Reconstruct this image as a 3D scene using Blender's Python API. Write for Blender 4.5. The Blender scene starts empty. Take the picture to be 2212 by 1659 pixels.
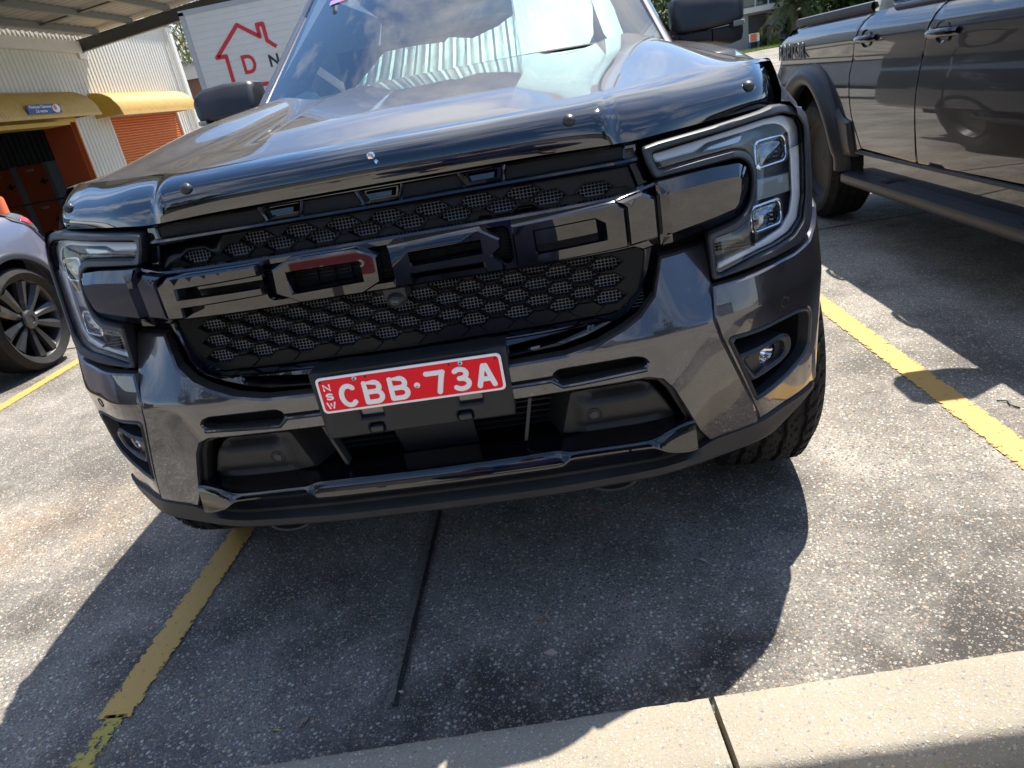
import bpy, bmesh, math, random
import numpy as np
from mathutils import Vector, Matrix
from mathutils.geometry import delaunay_2d_cdt
R = math.radians
random.seed(7)
sc = bpy.context.scene
COL = sc.collection
PI = math.pi
# ------------------------------------------------------------------ camera
cam_d = bpy.data.cameras.new('camera'); cam = bpy.data.objects.new('camera', cam_d); COL.objects.link(cam)
sc.camera = cam
CAMF, CX_, CY_, CZ_, YAW, PIT, ROLL = 1507.30772, .332798, -1.253486, 1.176472, -.112402902, .396368869, -.183446565
fwd = Vector((math.sin(YAW)*math.cos(PIT), math.cos(YAW)*math.cos(PIT), -math.sin(PIT)))
rt = Vector((math.cos(YAW), -math.sin(YAW), 0)); up = rt.cross(fwd)
r2 = math.cos(ROLL)*rt + math.sin(ROLL)*up; u2 = -math.sin(ROLL)*rt + math.cos(ROLL)*up
cam.matrix_world = Matrix(((r2.x, u2.x, -fwd.x, CX_), (r2.y, u2.y, -fwd.y, CY_), (r2.z, u2.z, -fwd.z, CZ_), (0, 0, 0, 1)))
cam_d.sensor_width = 36; cam_d.lens = CAMF/2212*36; cam_d.clip_end = 600; cam_d.clip_start = .02
cam_d.dof.use_dof = True; cam_d.dof.focus_distance = 1.45; cam_d.dof.aperture_fstop = 20
# ------------------------------------------------------------------ world, sun, exposure
SUN = Vector((.29, .455, 1)).normalized()
w = bpy.data.worlds.new('World'); sc.world = w; w.use_nodes = True
nt = w.node_tree; N = nt.nodes; L = nt.links; N.clear()
out = N.new('ShaderNodeOutputWorld'); bg = N.new('ShaderNodeBackground'); sky = N.new('ShaderNodeTexSky')
sky.sky_type = 'NISHITA'; sky.dust_density = .25; sky.ozone_density = 3; sky.sun_disc = False; sky.sun_elevation = math.asin(SUN.z); sky.sun_rotation = math.atan2(SUN.x, SUN.y)
tc = N.new('ShaderNodeTexCoord'); mp = N.new('ShaderNodeMapping'); mp.inputs['Scale'].default_value = (1, 1, 1.3)
n1 = N.new('ShaderNodeTexNoise'); n1.inputs['Scale'].default_value = 2.6; n1.inputs['Detail'].default_value = 9; n1.inputs['Roughness'].default_value = .62
n1.inputs['Distortion'].default_value = .5
cr = N.new('ShaderNodeValToRGB'); cr.color_ramp.elements[0].position = .50; cr.color_ramp.elements[1].position = .70
mx = N.new('ShaderNodeMix'); mx.data_type = 'RGBA'; mx.inputs['B'].default_value = (6.6, 6.8, 7.1, 1)
L.new(tc.outputs['Generated'], mp.inputs['Vector']); L.new(mp.outputs[0], n1.inputs['Vector']); dp = N.new('ShaderNodeVectorMath'); dp.operation = 'DOT_PRODUCT'; dp.inputs[1].default_value = (.1, .72, .66); L.new(tc.outputs['Generated'], dp.inputs[0])
dr = N.new('ShaderNodeMapRange'); dr.inputs['From Min'].default_value = .84; dr.inputs['From Max'].default_value = 1.0; dr.inputs['To Min'].default_value = 0; dr.inputs['To Max'].default_value = .13; L.new(dp.outputs['Value'], dr.inputs['Value'])
da = N.new('ShaderNodeMath'); da.operation = 'ADD'; L.new(n1.outputs['Fac'], da.inputs[0]); L.new(dr.outputs[0], da.inputs[1]); L.new(da.outputs[0], cr.inputs[0])
L.new(cr.outputs[0], mx.inputs['Factor']); hs = N.new('ShaderNodeHueSaturation'); hs.inputs['Saturation'].default_value = 1.12; L.new(sky.outputs[0], hs.inputs['Color']); L.new(hs.outputs[0], mx.inputs['A']); L.new(mx.outputs['Result'], bg.inputs[0]); L.new(bg.outputs[0], out.inputs[0])
bg.inputs[1].default_value = .12
sd = bpy.data.lights.new('sun', 'SUN'); sd.energy = 5.0; sd.angle = R(.55); sd.color = (1, .94, .84)
so = bpy.data.objects.new('sun', sd); COL.objects.link(so); so.rotation_euler = SUN.to_track_quat('Z', 'Y').to_euler(); so.location = (3, 4, 12)
sc.view_settings.view_transform = 'Standard'; sc.view_settings.look = 'None'; sc.view_settings.exposure = .78; sc.view_settings.gamma = 1
sc.render.engine = 'CYCLES'
sc.cycles.max_bounces = 10; sc.cycles.transparent_max_bounces = 16
sc.cycles.sample_clamp_indirect = 6
# ------------------------------------------------------------------ materials
def newmat(name):
    m = bpy.data.materials.new(name); m.use_nodes = True; t = m.node_tree
    return m, t, t.nodes['Principled BSDF']
def P(name, col, rough=.5, metal=0, coat=0, spec=.5, bump=None, var=None, coatr=.03, emis=None):
    m, t, b = newmat(name)
    b.inputs['Base Color'].default_value = (*col, 1); b.inputs['Roughness'].default_value = rough; b.inputs['Metallic'].default_value = metal
    b.inputs['Coat Weight'].default_value = coat; b.inputs['Coat Roughness'].default_value = coatr; b.inputs['Specular IOR Level'].default_value = spec
    tcn = None
    if bump or var: tcn = t.nodes.new('ShaderNodeTexCoord')
    if bump:
        n = t.nodes.new('ShaderNodeTexNoise'); n.inputs['Scale'].default_value = bump[0]; n.inputs['Detail'].default_value = 4
        bb = t.nodes.new('ShaderNodeBump'); bb.inputs['Strength'].default_value = bump[1]; bb.inputs['Distance'].default_value = bump[2] if len(bump) > 2 else .002
        t.links.new(tcn.outputs['Object'], n.inputs['Vector']); t.links.new(n.outputs['Fac'], bb.inputs['Height']); t.links.new(bb.outputs[0], b.inputs['Normal'])
    if var:  # scale, amount, second colour, threshold
        n = t.nodes.new('ShaderNodeTexNoise'); n.inputs['Scale'].default_value = var[0]; n.inputs['Detail'].default_value = 8; n.inputs['Roughness'].default_value = .65
        r_ = t.nodes.new('ShaderNodeMapRange'); r_.inputs['From Min'].default_value = var[3] if len(var) > 3 else .4; r_.inputs['From Max'].default_value = (var[3] if len(var) > 3 else .4)+.25
        r_.inputs['To Max'].default_value = var[1]
        x = t.nodes.new('ShaderNodeMix'); x.data_type = 'RGBA'; x.inputs['A'].default_value = (*col, 1); x.inputs['B'].default_value = (*var[2], 1)
        t.links.new(tcn.outputs['Object'], n.inputs['Vector']); t.links.new(n.outputs['Fac'], r_.inputs['Value']); t.links.new(r_.outputs[0], x.inputs['Factor'])
        t.links.new(x.outputs['Result'], b.inputs['Base Color'])
    return m
def paint(name, col, metal=.75, rough=.38, dust=.35, dustcol=(.30, .26, .21), ior=1.6):
    m, t, b = newmat(name); ns, lk = t.nodes, t.links
    b.inputs['Metallic'].default_value = metal; b.inputs['Coat Weight'].default_value = 1; b.inputs['Coat Roughness'].default_value = .02; b.inputs['Coat IOR'].default_value = ior
    tc = ns.new('ShaderNodeTexCoord'); n = ns.new('ShaderNodeTexNoise'); n.inputs['Scale'].default_value = 3; n.inputs['Detail'].default_value = 10; n.inputs['Roughness'].default_value = .7
    n2 = ns.new('ShaderNodeTexNoise'); n2.inputs['Scale'].default_value = 260; n2.inputs['Detail'].default_value = 4; n2.inputs['Roughness'].default_value = .8
    v = ns.new('ShaderNodeTexVoronoi'); v.inputs['Scale'].default_value = 900
    geo = ns.new('ShaderNodeNewGeometry'); sx = ns.new('ShaderNodeSeparateXYZ'); lk.new(geo.outputs['Normal'], sx.inputs[0])
    ur = ns.new('ShaderNodeMapRange'); ur.inputs['From Min'].default_value = .2; ur.inputs['From Max'].default_value = .98; ur.inputs['To Min'].default_value = .18; lk.new(sx.outputs['Z'], ur.inputs['Value'])
    a = ns.new('ShaderNodeMath'); a.operation = 'MULTIPLY'; lk.new(n.outputs['Fac'], a.inputs[0]); lk.new(n2.outputs['Fac'], a.inputs[1])
    c = ns.new('ShaderNodeMath'); c.operation = 'MULTIPLY'; lk.new(a.outputs[0], c.inputs[0]); lk.new(ur.outputs[0], c.inputs[1])
    d = ns.new('ShaderNodeMath'); d.operation = 'MULTIPLY'; d.inputs[1].default_value = dust*4; lk.new(c.outputs[0], d.inputs[0]); d.use_clamp = True
    # flake sparkle in the metallic base
    fl = ns.new('ShaderNodeMapRange'); fl.inputs['From Min'].default_value = 0; fl.inputs['From Max'].default_value = .6; fl.inputs['To Min'].default_value = 1.5; fl.inputs['To Max'].default_value = .7; lk.new(v.outputs['Distance'], fl.inputs['Value'])
    vm = ns.new('ShaderNodeVectorMath'); vm.operation = 'SCALE'; vm.inputs[0].default_value = col; lk.new(fl.outputs[0], vm.inputs['Scale']); lk.new(vm.outputs[0], b.inputs['Base Color'])
    b.inputs['Roughness'].default_value = rough
    lk.new(tc.outputs['Object'], n.inputs['Vector']); lk.new(tc.outputs['Object'], n2.inputs['Vector']); lk.new(tc.outputs['Object'], v.inputs['Vector'])
    df = ns.new('ShaderNodeBsdfDiffuse'); df.inputs[0].default_value = (*dustcol, 1); ms = ns.new('ShaderNodeMixShader')
    o = ns['Material Output']; lk.new(d.outputs[0], ms.inputs[0]); lk.new(b.outputs[0], ms.inputs[1]); lk.new(df.outputs[0], ms.inputs[2]); lk.new(ms.outputs[0], o.inputs[0])
    return m
def glass(name, tint=(1, 1, 1), ior=1.5, rough=0, extra=0.0):
    """thin sheet: Schlick reflection that is the same from both sides, the rest passes straight through"""
    m = bpy.data.materials.new(name); m.use_nodes = True; t = m.node_tree; ns, lk = t.nodes, t.links; ns.clear()
    o = ns.new('ShaderNodeOutputMaterial'); tr = ns.new('ShaderNodeBsdfTransparent'); tr.inputs[0].default_value = (*tint, 1)
    g = ns.new('ShaderNodeBsdfGlossy'); g.inputs['Roughness'].default_value = rough
    f = ns.new('ShaderNodeLayerWeight'); f.inputs[0].default_value = .5
    p = ns.new('ShaderNodeMath'); p.operation = 'POWER'; p.inputs[1].default_value = 5; lk.new(f.outputs['Facing'], p.inputs[0])
    f0 = 2*((ior-1)/(ior+1))**2
    ad = ns.new('ShaderNodeMath'); ad.operation = 'MULTIPLY_ADD'; ad.inputs[1].default_value = 1-f0; ad.inputs[2].default_value = f0+extra; ad.use_clamp = True; lk.new(p.outputs[0], ad.inputs[0])
    mx = ns.new('ShaderNodeMixShader'); lk.new(ad.outputs[0], mx.inputs[0]); lk.new(tr.outputs[0], mx.inputs[1]); lk.new(g.outputs[0], mx.inputs[2]); lk.new(mx.outputs[0], o.inputs[0])
    return m
M = {}
M['paint'] = paint('gunmetal paint', (.054, .054, .070), metal=.75, rough=.30, dust=.13, ior=1.75)
M['paint2'] = paint('dark graphite paint', (.010, .011, .017), metal=.6, dust=.05, ior=1.85)
M['lilac'] = paint('grey lilac paint', (.30, .30, .39), metal=.6, dust=.1)
M['comb'] = P('satin black plastic', (.006, .006, .007), .22, spec=.35)
M['gloss'] = P('gloss black plastic', (.003, .0035, .006), .08, coat=1, coatr=.012, spec=.15, var=(60, .05, (.09, .08, .07), .55)); M['gloss'].node_tree.nodes['Principled BSDF'].inputs['Coat IOR'].default_value = 1.68
M['shield'] = P('smoked acrylic', (.003, .004, .008), .05, coat=1, coatr=.01, spec=.8)
M['matte'] = P('matte grey black plastic', (.030, .032, .038), .42, spec=.45, bump=(900, .25, .0004), var=(14, .3, (.07, .065, .06), .5))
M['texblack'] = P('textured black plastic', (.020, .0205, .023), .5, spec=.4, bump=(1400, .4, .0004), var=(9, .35, (.07, .06, .05), .52))
M['dark'] = P('dark cavity plastic', (.006, .006, .007), .8, spec=.1)
M['wire'] = P('grey wire mesh', (.40, .40, .41), .35, metal=.6)
M['chrome'] = P('chrome', (.85, .85, .86), .07, metal=1)
M['satin'] = P('light reflector silver', (.55, .55, .53), .22, metal=.7)
M['drl'] = P('frosted light guide', (.74, .76, .79), .22, coat=.6, spec=.6)
M['lamphouse'] = P('lamp housing grey', (.10, .104, .108), .25, coat=.5)
M['pad'] = P('pale reflector strip', (.24, .26, .25), .25, coat=.6)
M['lens'] = glass('clear lamp lens', (.93, .94, .95), 1.45)
M['bulb'] = glass('projector lens glass', (.55, .58, .62), 1.7, 0, .12)
M['screen'] = glass('windscreen glass', (.72, .84, .82), 1.5, 0, .17)
M['sideglass'] = glass('tinted side glass', (.08, .09, .09), 1.5, 0, .06)
M['tyre'] = P('tyre rubber', (.018, .018, .019), .75, spec=.25, bump=(300, .2, .001), var=(22, .45, (.06, .055, .05), .48))
M['rubber'] = P('black rubber', (.012, .012, .013), .6)
M['platered'] = P('plate red', (.93, .006, .020), .45, spec=.3, var=(40, .06, (.5, .02, .02), .55))
M['platewhite'] = P('plate white', (.95, .94, .92), .45)
M['screw'] = P('zinc screw', (.7, .7, .68), .25, metal=1)
M['red'] = P('red tail lens', (.55, .01, .02), .12, coat=1)
M['rimdk'] = P('black alloy', (.02, .02, .022), .4, coat=.3)
M['rim'] = P('dark grey alloy', (.030, .032, .036), .42, metal=.3, coat=.4)
M['wall'] = P('cream steel cladding', (.66, .64, .57), .45, bump=(5, .05), var=(1.5, .18, (.5, .46, .38), .45))
M['trim'] = P('white trim steel', (.72, .70, .64), .4, var=(3, .2, (.5, .47, .4), .5))
M['awning'] = P('ochre awning steel', (.66, .42, .12), .5, var=(4, .35, (.36, .23, .09), .45))
M['awnyel'] = P('yellow steel trim', (.60, .36, .03), .45, var=(4, .3, (.4, .25, .05), .5))
M['orange'] = P('orange roller door', (.62, .16, .03), .45, var=(2.5, .25, (.42, .11, .03), .45))
M['orangedk'] = P('orange locker steel', (.52, .09, .03), .5, var=(3, .2, (.35, .07, .03), .45))
M['bluesign'] = P('blue sign', (.02, .05, .28), .4)
M['steelgrey'] = P('grey painted steel', (.17, .18, .17), .5, var=(3, .3, (.10, .10, .09), .5))
M['steeldk'] = P('dark painted steel', (.075, .078, .076), .5, var=(3, .3, (.11, .105, .09), .5))
M['roofsheet'] = P('underside roof sheet', (.46, .43, .37), .5, var=(2, .3, (.3, .27, .22), .45))
M['boxwhite'] = P('white truck panel', (.66, .66, .65), .35, coat=.2, var=(1.2, .3, (.5, .5, .48), .42))
M['alu'] = P('aluminium edge trim', (.42, .42, .43), .4, metal=.7)
M['logored'] = P('red vinyl', (.58, .02, .03), .4)
M['dullred'] = P('faded red board', (.30, .025, .035), .5)
M['black'] = P('black vinyl', (.015, .02, .02), .4)
M['foil'] = P('silver foil', (.20, .26, .265), .34, metal=1, bump=(380, .8, .002))
M['cabin'] = P('cabin dark trim', (.035, .036, .038), .7)
M['white'] = P('white plastic', (.8, .82, .82), .4)
M['conc'] = P('pale render', (.42, .42, .40), .7, var=(1, .3, (.3, .3, .28), .45))
M['brown'] = P('brown brickwork', (.16, .085, .06), .8, var=(3, .4, (.09, .05, .04), .45))
M['bluepost'] = P('blue painted post', (.03, .09, .25), .5)
M['signorange'] = P('orange sign panel', (.75, .16, .06), .5)
M['bollard'] = P('ochre bollard paint', (.60, .30, .05), .5)
M['trunk'] = P('bark', (.17, .13, .09), .85, bump=(30, .5, .01), var=(6, .5, (.09, .07, .05), .45))
M['galv'] = P('galvanised steel', (.38, .39, .41), .4, metal=.5, var=(2, .2, (.3, .3, .32), .5))
M['silverdoor'] = P('bare steel sheet', (.62, .64, .70), .3, metal=.5)
M['darkglass'] = P('dark window', (.03, .05, .05), .08, coat=.5)
M['handle'] = P('black chrome', (.12, .12, .125), .07, metal=1)
M['farwall'] = P('dark warehouse cladding', (.10, .11, .12), .5)
def leafmat(name, c1, c2):
    m, t, b = newmat(name); ns, lk = t.nodes, t.links
    oi = ns.new('ShaderNodeNewGeometry'); cr = ns.new('ShaderNodeMix'); cr.data_type = 'RGBA'; cr.inputs['A'].default_value = (*c1, 1); cr.inputs['B'].default_value = (*c2, 1)
    lk.new(oi.outputs['Random Per Island'], cr.inputs['Factor']); lk.new(cr.outputs['Result'], b.inputs['Base Color']); b.inputs['Roughness'].default_value = .55
    tl = ns.new('ShaderNodeBsdfTranslucent'); lk.new(cr.outputs['Result'], tl.inputs[0]); ms = ns.new('ShaderNodeMixShader'); ms.inputs[0].default_value = .3
    lk.new(b.outputs[0], ms.inputs[1]); lk.new(tl.outputs[0], ms.inputs[2]); lk.new(ms.outputs[0], ns['Material Output'].inputs[0])
    return m
M['gum'] = leafmat('gum leaves', (.14, .17, .06), (.30, .27, .09))
M['green'] = leafmat('dense leaves', (.03, .07, .02), (.10, .16, .04))
M['palm'] = leafmat('palm leaves', (.07, .12, .05), (.19, .20, .08))
M['lime'] = leafmat('bright grass', (.16, .26, .04), (.28, .36, .06))
M['deadleaf'] = P('dry leaf', (.36, .27, .18), .7)

def aggregate(name, base, base2, stones, scale=95, sand=(.3, .28, .24), amount=.5, dark=(.05, .05, .05), darkamt=.5, stains=False):
    """exposed aggregate concrete: pebbles of several colours in a mottled cement matrix"""
    m, t, b = newmat(name); ns, lk = t.nodes, t.links
    tc = ns.new('ShaderNodeTexCoord')
    def noise(s, d=6, r=.6):
        n = ns.new('ShaderNodeTexNoise'); n.inputs['Scale'].default_value = s; n.inputs['Detail'].default_value = d; n.inputs['Roughness'].default_value = r; lk.new(tc.outputs['Object'], n.inputs['Vector']); return n.outputs['Fac']
    def rng(v, a, b_, c=0, d=1):
        r_ = ns.new('ShaderNodeMapRange'); r_.inputs['From Min'].default_value = a; r_.inputs['From Max'].default_value = b_; r_.inputs['To Min'].default_value = c; r_.inputs['To Max'].default_value = d; lk.new(v, r_.inputs['Value']); return r_.outputs[0]
    def mix(f, a, b_):
        x = ns.new('ShaderNodeMix'); x.data_type = 'RGBA'
        if isinstance(f, (int, float)): x.inputs['Factor'].default_value = f
        else: lk.new(f, x.inputs['Factor'])
        for k, v in (('A', a), ('B', b_)):
            if isinstance(v, tuple): x.inputs[k].default_value = (*v, 1)
            else: lk.new(v, x.inputs[k])
        return x.outputs['Result']
    def math_(op, a, b_):
        x = ns.new('ShaderNodeMath'); x.operation = op; x.use_clamp = True
        for i, v in enumerate((a, b_)):
            if isinstance(v, (int, float)): x.inputs[i].default_value = v
            else: lk.new(v, x.inputs[i])
        return x.outputs[0]
    mp = ns.new('ShaderNodeMapping'); mp.inputs['Scale'].default_value = (1, 1, 1); lk.new(tc.outputs['Object'], mp.inputs[0])
    # distorted coordinates so that stones are irregular
    dn = ns.new('ShaderNodeTexNoise'); dn.inputs['Scale'].default_value = scale*.9; dn.inputs['Detail'].default_value = 2; lk.new(tc.outputs['Object'], dn.inputs['Vector'])
    va = ns.new('ShaderNodeVectorMath'); va.operation = 'MULTIPLY_ADD'; lk.new(dn.outputs['Color'], va.inputs[0]); va.inputs[1].default_value = (.5/scale,)*3; lk.new(mp.outputs[0], va.inputs[2])
    vor = ns.new('ShaderNodeTexVoronoi'); vor.inputs['Scale'].default_value = scale; lk.new(va.outputs[0], vor.inputs['Vector']); vor.inputs['Randomness'].default_value = 1
    vor2 = ns.new('ShaderNodeTexVoronoi'); vor2.inputs['Scale'].default_value = scale*2.3; lk.new(va.outputs[0], vor2.inputs['Vector'])
    sp = ns.new('ShaderNodeSeparateColor'); lk.new(vor.outputs['Color'], sp.inputs[0]); sp2 = ns.new('ShaderNodeSeparateColor'); lk.new(vor2.outputs['Color'], sp2.inputs[0])
    ramp = ns.new('ShaderNodeValToRGB'); ramp.color_ramp.interpolation = 'CONSTANT'; e = ramp.color_ramp.elements
    while len(e) < len(stones): e.new(.5)
    for i, c in enumerate(stones): e[i].position = i/len(stones); e[i].color = (*c, 1)
    lk.new(sp.outputs[0], ramp.inputs[0])
    ramp2 = ns.new('ShaderNodeValToRGB'); ramp2.color_ramp.interpolation = 'CONSTANT'; e = ramp2.color_ramp.elements
    while len(e) < len(stones): e.new(.5)
    for i, c in enumerate(reversed(stones)): e[i].position = i/len(stones); e[i].color = (*c, 1)
    lk.new(sp2.outputs[0], ramp2.inputs[0])
    patch = rng(noise(2.2, 8, .65), .38, .62)
    fine = rng(noise(260, 3, .7), .35, .65)
    cem = mix(patch, base, base2); cem = mix(math_('MULTIPLY', fine, .55), cem, sand)
    big = math_('MULTIPLY', rng(vor.outputs['Distance'], .42, .30), rng(sp.outputs[1], 1-amount, 1-amount+.02))
    sm = math_('MULTIPLY', rng(vor2.outputs['Distance'], .45, .32), rng(sp2.outputs[1], 1-amount, 1-amount+.02))
    # grime: traffic film in soft patches plus dark speckle
    gr = math_('MULTIPLY', rng(noise(1.3, 10, .72), .42, .60), darkamt); gsp = math_('MULTIPLY', rng(noise(150, 4, .7), .50, .60), .85*darkamt)
    if stains:
        sxyz = ns.new('ShaderNodeSeparateXYZ'); lk.new(tc.outputs['Object'], sxyz.inputs[0])
        kb = rng(sxyz.outputs['Y'], .50, -.25)                       # darker towards the kerb, broken up by noise
        gr = math_('ADD', gr, math_('MULTIPLY', math_('MULTIPLY', kb, rng(noise(3.1, 10, .75), .25, .70)), .55))
        vm = ns.new('ShaderNodeMapping'); vm.inputs['Location'].default_value = (1.72, -.82, 0); lk.new(tc.outputs['Object'], vm.inputs[0])
        vs = ns.new('ShaderNodeVectorMath'); vs.operation = 'MULTIPLY'; vs.inputs[1].default_value = (1.4, 3.0, 0); lk.new(vm.outputs[0], vs.inputs[0])
        vl = ns.new('ShaderNodeVectorMath'); vl.operation = 'LENGTH'; lk.new(vs.outputs[0], vl.inputs[0])
        ru = math_('MULTIPLY', math_('MULTIPLY', rng(vl.outputs['Value'], 1.15, .15), rng(noise(6, 8, .7), .34, .62)), .6)
        cem = mix(ru, cem, (.42, .25, .10))
    cem = mix(gr, cem, dark)
    keep = math_('SUBTRACT', 1.0, math_('MULTIPLY', gr, .55))
    col = mix(math_('MULTIPLY', sm, keep), cem, ramp2.outputs[0]); col = mix(math_('MULTIPLY', big, keep), col, ramp.outputs[0])
    col = mix(gsp, col, dark)
    lk.new(col, b.inputs['Base Color']); b.inputs['Roughness'].default_value = .8; b.inputs['Specular IOR Level'].default_value = .35
    h = math_('ADD', math_('MULTIPLY', big, .5), math_('MULTIPLY', sm, .3)); h = math_('ADD', h, math_('MULTIPLY', fine, .2))
    bp = ns.new('ShaderNodeBump'); bp.inputs['Strength'].default_value = .7; bp.inputs['Distance'].default_value = .0025; lk.new(h, bp.inputs['Height']); lk.new(bp.outputs[0], b.inputs['Normal'])
    return m
ST = [(.64, .59, .49), (.22, .22, .23), (.72, .69, .62), (.40, .27, .16), (.12, .12, .13), (.66, .57, .42), (.27, .24, .20), (.42, .30, .24), (.30, .29, .27), (.15, .125, .10)]
M['ground'] = aggregate('exposed aggregate concrete', (.265, .245, .210), (.46, .430, .375), ST, 90, amount=.80, dark=(.052, .048, .043), darkamt=.72, stains=True)
KS = [(.60, .52, .38), (.50, .45, .36), (.22, .23, .26), (.66, .60, .48), (.55, .36, .18), (.62, .56, .44), (.40, .40, .40), (.58, .50, .36)]
M['kerb'] = aggregate('kerb concrete', (.30, .262, .20), (.39, .345, .265), KS, 130, sand=(.50, .44, .335), amount=.34, dark=(.20, .17, .13), darkamt=.22)
def linepaint(name, col, col2, wear, edge):
    m, t, b = newmat(name); ns, lk = t.nodes, t.links
    tc = ns.new('ShaderNodeTexCoord')
    n = ns.new('ShaderNodeTexNoise'); n.inputs['Scale'].default_value = 55; n.inputs['Detail'].default_value = 8; n.inputs['Roughness'].default_value = .75; lk.new(tc.outputs['Object'], n.inputs['Vector'])
    n2 = ns.new('ShaderNodeTexNoise'); n2.inputs['Scale'].default_value = 4; n2.inputs['Detail'].default_value = 5; lk.new(tc.outputs['Object'], n2.inputs['Vector'])
    uv = ns.new('ShaderNodeUVMap'); sx = ns.new('ShaderNodeSeparateXYZ'); lk.new(uv.outputs[0], sx.inputs[0])
    # distance to the line's long edges from its own UV (0..1 across)
    a = ns.new('ShaderNodeMath'); a.operation = 'PINGPONG'; a.inputs[1].default_value = .5; lk.new(sx.outputs[0], a.inputs[0])
    e = ns.new('ShaderNodeMapRange'); e.inputs['From Min'].default_value = 0; e.inputs['From Max'].default_value = edge; e.inputs['To Min'].default_value = .16; e.inputs['To Max'].default_value = 0; lk.new(a.outputs[0], e.inputs['Value'])
    s = ns.new('ShaderNodeMath'); s.operation = 'ADD'; lk.new(n.outputs['Fac'], s.inputs[0]); lk.new(e.outputs[0], s.inputs[1])
    g = ns.new('ShaderNodeMath'); g.operation = 'GREATER_THAN'; g.inputs[1].default_value = wear; lk.new(s.outputs[0], g.inputs[0])
    x = ns.new('ShaderNodeMix'); x.data_type = 'RGBA'; x.inputs['A'].default_value = (*col, 1); x.inputs['B'].default_value = (*col2, 1); lk.new(n2.outputs['Fac'], x.inputs['Factor']); lk.new(x.outputs['Result'], b.inputs['Base Color'])
    b.inputs['Roughness'].default_value = .6
    bp = ns.new('ShaderNodeBump'); bp.inputs['Strength'].default_value = .5; bp.inputs['Distance'].default_value = .002; lk.new(n.outputs['Fac'], bp.inputs['Height']); lk.new(bp.outputs[0], b.inputs['Normal'])
    tr = ns.new('ShaderNodeBsdfTransparent'); ms = ns.new('ShaderNodeMixShader'); lk.new(g.outputs[0], ms.inputs[0]); lk.new(b.outputs[0], ms.inputs[1]); lk.new(tr.outputs[0], ms.inputs[2]); lk.new(ms.outputs[0], ns['Material Output'].inputs[0])
    return m
M['line'] = linepaint('yellow line paint', (.60, .345, .085), (.67, .41, .12), .625, .16)
M['lineold'] = linepaint('old yellow line paint', (.46, .37, .06), (.52, .40, .09), .545, .3)
# ------------------------------------------------------------------ helpers
def link(o, parent=None):
    COL.objects.link(o)
    if parent is not None:
        o.parent = parent; o.matrix_parent_inverse = parent.matrix_world.inverted()
    return o
def empty(name, loc, label, cat, group=None, rz=0):
    o = bpy.data.objects.new(name, None); COL.objects.link(o); o.location = loc; o.rotation_euler = (0, 0, rz); o['label'] = label; o['category'] = cat
    o.empty_display_size = .1
    if group: o['group'] = group
    bpy.context.view_layer.update()
    return o
def tag(o, label, cat, group=None, kind=None):
    if label: o['label'] = label
    if cat: o['category'] = cat
    if group: o['group'] = group
    if kind: o['kind'] = kind
    return o
class MB:
    def __init__(s): s.v = []; s.f = []
    def add(s, vs, fs):
        n = len(s.v); s.v += [tuple(v) for v in vs]; s.f += [tuple(i+n for i in f) for f in fs]; return s
    def box(s, x0, x1, y0, y1, z0, z1):
        vs = [(x, y, z) for x in (x0, x1) for y in (y0, y1) for z in (z0, z1)]
        return s.add(vs, [(0, 1, 3, 2), (4, 6, 7, 5), (0, 4, 5, 1), (2, 3, 7, 6), (0, 2, 6, 4), (1, 5, 7, 3)])
    def grid(s, rows, closed=False):
        n = len(rows); m = len(rows[0]); vs = [p for r_ in rows for p in r_]; fs = []
        for i in range(n-1):
            for j in range(m if closed else m-1): fs.append((i*m+j, i*m+(j+1) % m, (i+1)*m+(j+1) % m, (i+1)*m+j))
        return s.add(vs, fs)
    def tube(s, pts, r, n=8, caps=True):
        pts = [Vector(p) for p in pts]; rows = []
        rs = r if isinstance(r, (list, tuple)) else [r]*len(pts)
        a = None
        for i, p in enumerate(pts):
            d = (pts[min(i+1, len(pts)-1)]-pts[max(i-1, 0)]).normalized()
            if a is None: a = d.orthogonal().normalized()
            else: a = (a-d*a.dot(d)).normalized()
            b = d.cross(a); rows.append([p+(a*math.cos(2*PI*k/n)+b*math.sin(2*PI*k/n))*rs[i] for k in range(n)])
        base = len(s.v); s.grid(rows, True)
        if caps: s.f.append(tuple(base+k for k in range(n))[::-1]); s.f.append(tuple(base+(len(pts)-1)*n+k for k in range(n)))
        return s
    def prism(s, poly, fn0, fn1):
        n = len(poly); s.add([fn0(p) for p in poly]+[fn1(p) for p in poly], [tuple(range(n))[::-1], tuple(range(n, 2*n))]+[(i, (i+1) % n, n+(i+1) % n, n+i) for i in range(n)])
        return s
    def mirror(s, keep=True):
        n = len(s.v); v2 = [(-x, y, z) for x, y, z in s.v]
        if keep: s.v += v2; s.f += [tuple(i+n for i in f[::-1]) for f in list(s.f)]
        else: s.v = v2; s.f = [f[::-1] for f in s.f]
        return s
    def build(s, name, mat, parent=None, ang=35, fix=True, world=True):
        me = bpy.data.meshes.new(name); me.from_pydata([tuple(map(float, v)) for v in s.v], [], s.f)
        bm = bmesh.new(); bm.from_mesh(me)
        bmesh.ops.remove_doubles(bm, verts=bm.verts, dist=1e-5)
        if fix: bmesh.ops.recalc_face_normals(bm, faces=bm.faces)
        bm.to_mesh(me); bm.free()
        me.shade_smooth()
        if ang is not None: me.set_sharp_from_angle(angle=R(ang))
        me.materials.append(mat)
        o = bpy.data.objects.new(name, me); return link(o, parent)
def inside(p, poly):
    x, y = p; c = False; n = len(poly)
    for i in range(n):
        x1, y1 = poly[i]; x2, y2 = poly[(i+1) % n]
        if (y1 > y) != (y2 > y) and x < (x2-x1)*(y-y1)/(y2-y1)+x1: c = not c
    return c
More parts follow.
